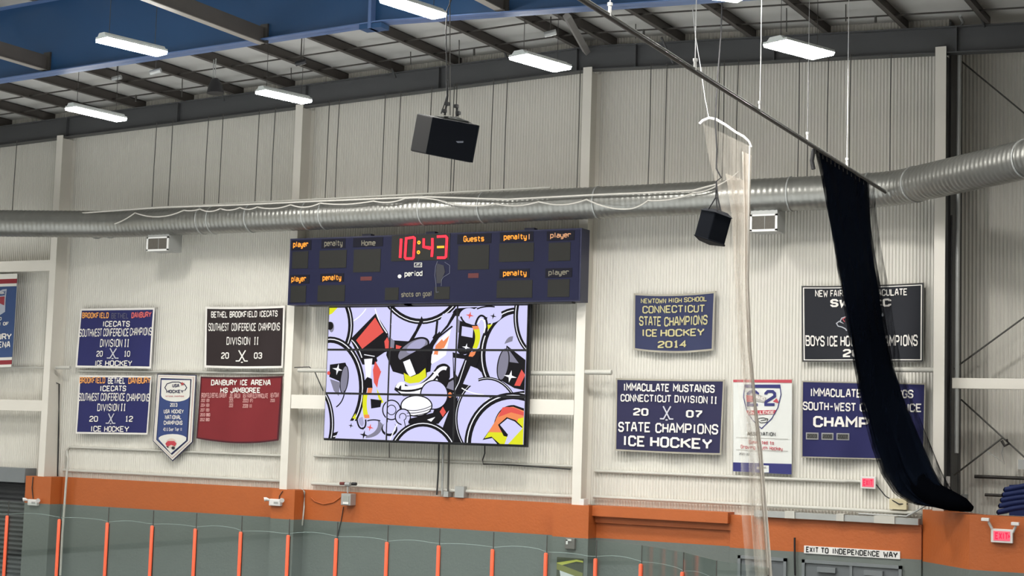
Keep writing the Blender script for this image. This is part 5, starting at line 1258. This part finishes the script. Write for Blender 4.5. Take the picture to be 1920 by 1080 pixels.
# the bundled foot lying over the corner
mb = MB()
ftp = [at(x, y, Y) for x, y, Y in ((1700, 890, -1.0), (1730, 915, -1.0), (1757, 930, -1.0), (1785, 940, -1.0), (1808, 947, -.9), (1822, 954, -.8))]
mb.tube(ftp, [.24, .26, .22, .18, .13, .06], 12); mb.build('bundled_foot', mat('bundled_black_net', (.002, .0025, .004), rough=1, spec=0, noise=.3, nscale=30), bn)
MB().tube([rail_at(1526)+Vector((0, 0, -.03)), rail_at(1526)+Vector((-.03, 0, -.22)), rail_at(1526)+Vector((0, 0, -.36))], .035, 6).build('tie_strap', M['black'], bn)
mb = MB()
for i in range(14):
    p = rail_at(1528+i*7.6)+Vector((0, 0, -.02)); mb.tube([p+Vector((0, 0, .05)), p+Vector((0, -.03, -.02)), p+Vector((0, 0, -.08))], .012, 5)
mb.build('rail_ties', M['rail'], bn)
# white net
Yw = -7.2
wn = empty('white_net', at(1410, 1000, -6.2), 'white netting hanging from a curved white pole down past the glass', 'net')
wp = [(1312, 232), (1318, 226), (1330, 221), (1343, 224), (1360, 234), (1378, 247), (1394, 256), (1404, 265), (1409, 276)]
MB().tube([at(x, y, Yw) for x, y in wp], [.026, .026, .024, .022, .020, .019, .018, .016, .014], 8).build('pole', M['whiteplastic'], wn)
MB().tube([at(1298, -20, Yw), at(1297, 0, Yw), at(1303, 60, Yw), at(1314, 128, Yw), at(1322, 185, Yw), at(1329, 221, Yw)], .007, 5).build('hanging_rope', M['rod'], wn)
Lw = [(0, 1318, 232), (.10, 1330, 300), (.16, 1343, 345), (.22, 1354, 400), (.35, 1362, 520), (.5, 1374, 650), (.62, 1386, 750), (.75, 1389, 850), (.88, 1390, 960), (1, 1400, 1090)]
Rw = [(0, 1409, 275), (.10, 1408, 330), (.16, 1407, 370), (.22, 1406, 420), (.35, 1405, 530), (.5, 1409, 650), (.62, 1418, 750), (.75, 1430, 850), (.88, 1439, 960), (1, 1449, 1090)]
def wfn(u, t, a0=0, a1=1, ph=0, dy=0):
    xa_, ya_ = tabat(Lw, t); xb_, yb_ = tabat(Rw, t); uu = a0+(a1-a0)*u
    Y = Yw + 1.0*t + dy
    return at(xa_+(xb_-xa_)*uu, ya_+(yb_-ya_)*uu, Y + .05*math.sin(12*u+ph+3*t))
mb = MB(); mb.grid(lambda u, v: wfn(u, v), 24, 60); mb.build('net_sheet', M['net_w'], wn)
mb = MB(); mb.grid(lambda u, v: wfn(u, .12+.88*v, .35, .99, 1.5, .06), 20, 60); mb.build('gathered_net', M['net_w3'], wn)
mb = MB(); mb.grid(lambda u, v: wfn(u, .03+.97*v, .80, 1.0, 3, -.05), 10, 60); mb.build('net_hem', M['net_w2'], wn)
MB().tube([wfn(1, i/40)+Vector((0, -.07, 0)) for i in range(41)], .016, 5).build('edge_rope', M['rope'], wn)

# ---------------------------------------------------------------- rink glass, posts, boards
posts = [(15, 972), (113, 973), (203, 980), (287, 985), (368, 988), (453, 997), (542, 1003), (632, 1012), (727, 1016), (824, 1022), (925, 1028), (1025, 1036)]
PX = []; ZP = 2.4
line = []
for px, py in posts: line.append((at(px, py, -4.9).x, -4.9))
line = [(line[0][0]-1.25, -4.9)] + line
for px, py in ((1118, 1047), (1203, 1057), (1281, 1072), (1343, 1090)):
    p = atz(px, py, ZP); line.append((p.x, p.y+ .0))
line.append((7.2, -8.6)); line.append((7.6, -9.8))
n = len(line)
for i, (x, y) in enumerate(line):
    p0 = Vector(line[max(0, i-1)]); p1 = Vector(line[min(n-1, i+1)]); t = (p1-p0).normalized()
    e = empty('glass_post', (x, y, 1.05))
    if 1 <= i: lab = 'orange padded glass post, %s from the left edge of the photo' % ORD[i-1]
    else: lab = 'orange padded glass post beyond the left edge of the photo'
    tag(e, lab, 'post', 'orange posts of the rink glass')
    MB().tube([(x, y-.03, 1.05), (x, y-.03, ZP-.02), (x, y-.03, ZP)], [.036, .036, .026], 12).build('post_cover', M['post'], e)
    MB().box(x-.018, x+.018, y-.015, y+.03, 1.05, ZP-.03).build('post_channel', M['black'], e)
    MB().box(x-.006, x+.006, y-.008, y+.008, ZP-.03, ZP+.31).build('seam_strip', M['strap'], e)
for i in range(n-1):
    a = Vector(line[i]); b = Vector(line[i+1]); t = (b-a).normalized(); nn = Vector((-t.y, t.x))*.006
    a2 = a+t*.012; b2 = b-t*.012
    zt_ = ZP+.31
    mb = MB(); mb.hexa([(a2.x-nn.x, a2.y-nn.y, 1.05), (b2.x-nn.x, b2.y-nn.y, 1.05), (b2.x+nn.x, b2.y+nn.y, 1.05), (a2.x+nn.x, a2.y+nn.y, 1.05),
                        (a2.x-nn.x, a2.y-nn.y, zt_), (b2.x-nn.x, b2.y-nn.y, zt_), (b2.x+nn.x, b2.y+nn.y, zt_), (a2.x+nn.x, a2.y+nn.y, zt_)])
    tag(mb.build('glass_barrier', M['glass']), 'clear rink glass sheet to the right of the %s orange post' % (ORD[i-1] if i else 'off-frame left'), 'glass barrier', 'clear sheets of the rink glass')
pts = []
for i in range(n-3):
    a = Vector((*line[i], 0)); b = Vector((*line[i+1], 0))
    for k in range(6):
        t = k/6; p = a.lerp(b, t); pts.append((p.x, p.y+.03, ZP+.01+.05*math.sin(PI*t)*(1 if i % 2 else .5) + (.02 if i % 3 else 0)))
tag(MB().tube(pts, .006, 5).build('wavy_cord', mat('clear_cord', (.26, .30, .29), rough=.4)), 'thin pale cord running wavily along the heads of the orange posts', 'cord')
mb = MB()
for i in range(n-1):
    a = Vector(line[i]); b = Vector(line[i+1]); t = (b-a).normalized(); nn = Vector((-t.y, t.x))*.06
    mb.hexa([(a.x-nn.x, a.y-nn.y, 0), (b.x-nn.x, b.y-nn.y, 0), (b.x+nn.x, b.y+nn.y, 0), (a.x+nn.x, a.y+nn.y, 0), (a.x-nn.x, a.y-nn.y, 1.05), (b.x-nn.x, b.y-nn.y, 1.05), (b.x+nn.x, b.y+nn.y, 1.05), (a.x+nn.x, a.y+nn.y, 1.05)])
tag(mb.build('dasher_boards', M['board']), kind='structure')
ring = [(x, y-.07, .002) for x, y in line] + [(7.8, -16, .002), (8, YF+3, .002), (XL+2, YF+3, .002), (XL+2, -5, .002)]
MB().prism([(a, b, 0.0) for a, b, c_ in ring][::-1], (0, 0, .02)).build('floor_ice', M['ice'])['kind'] = 'structure'
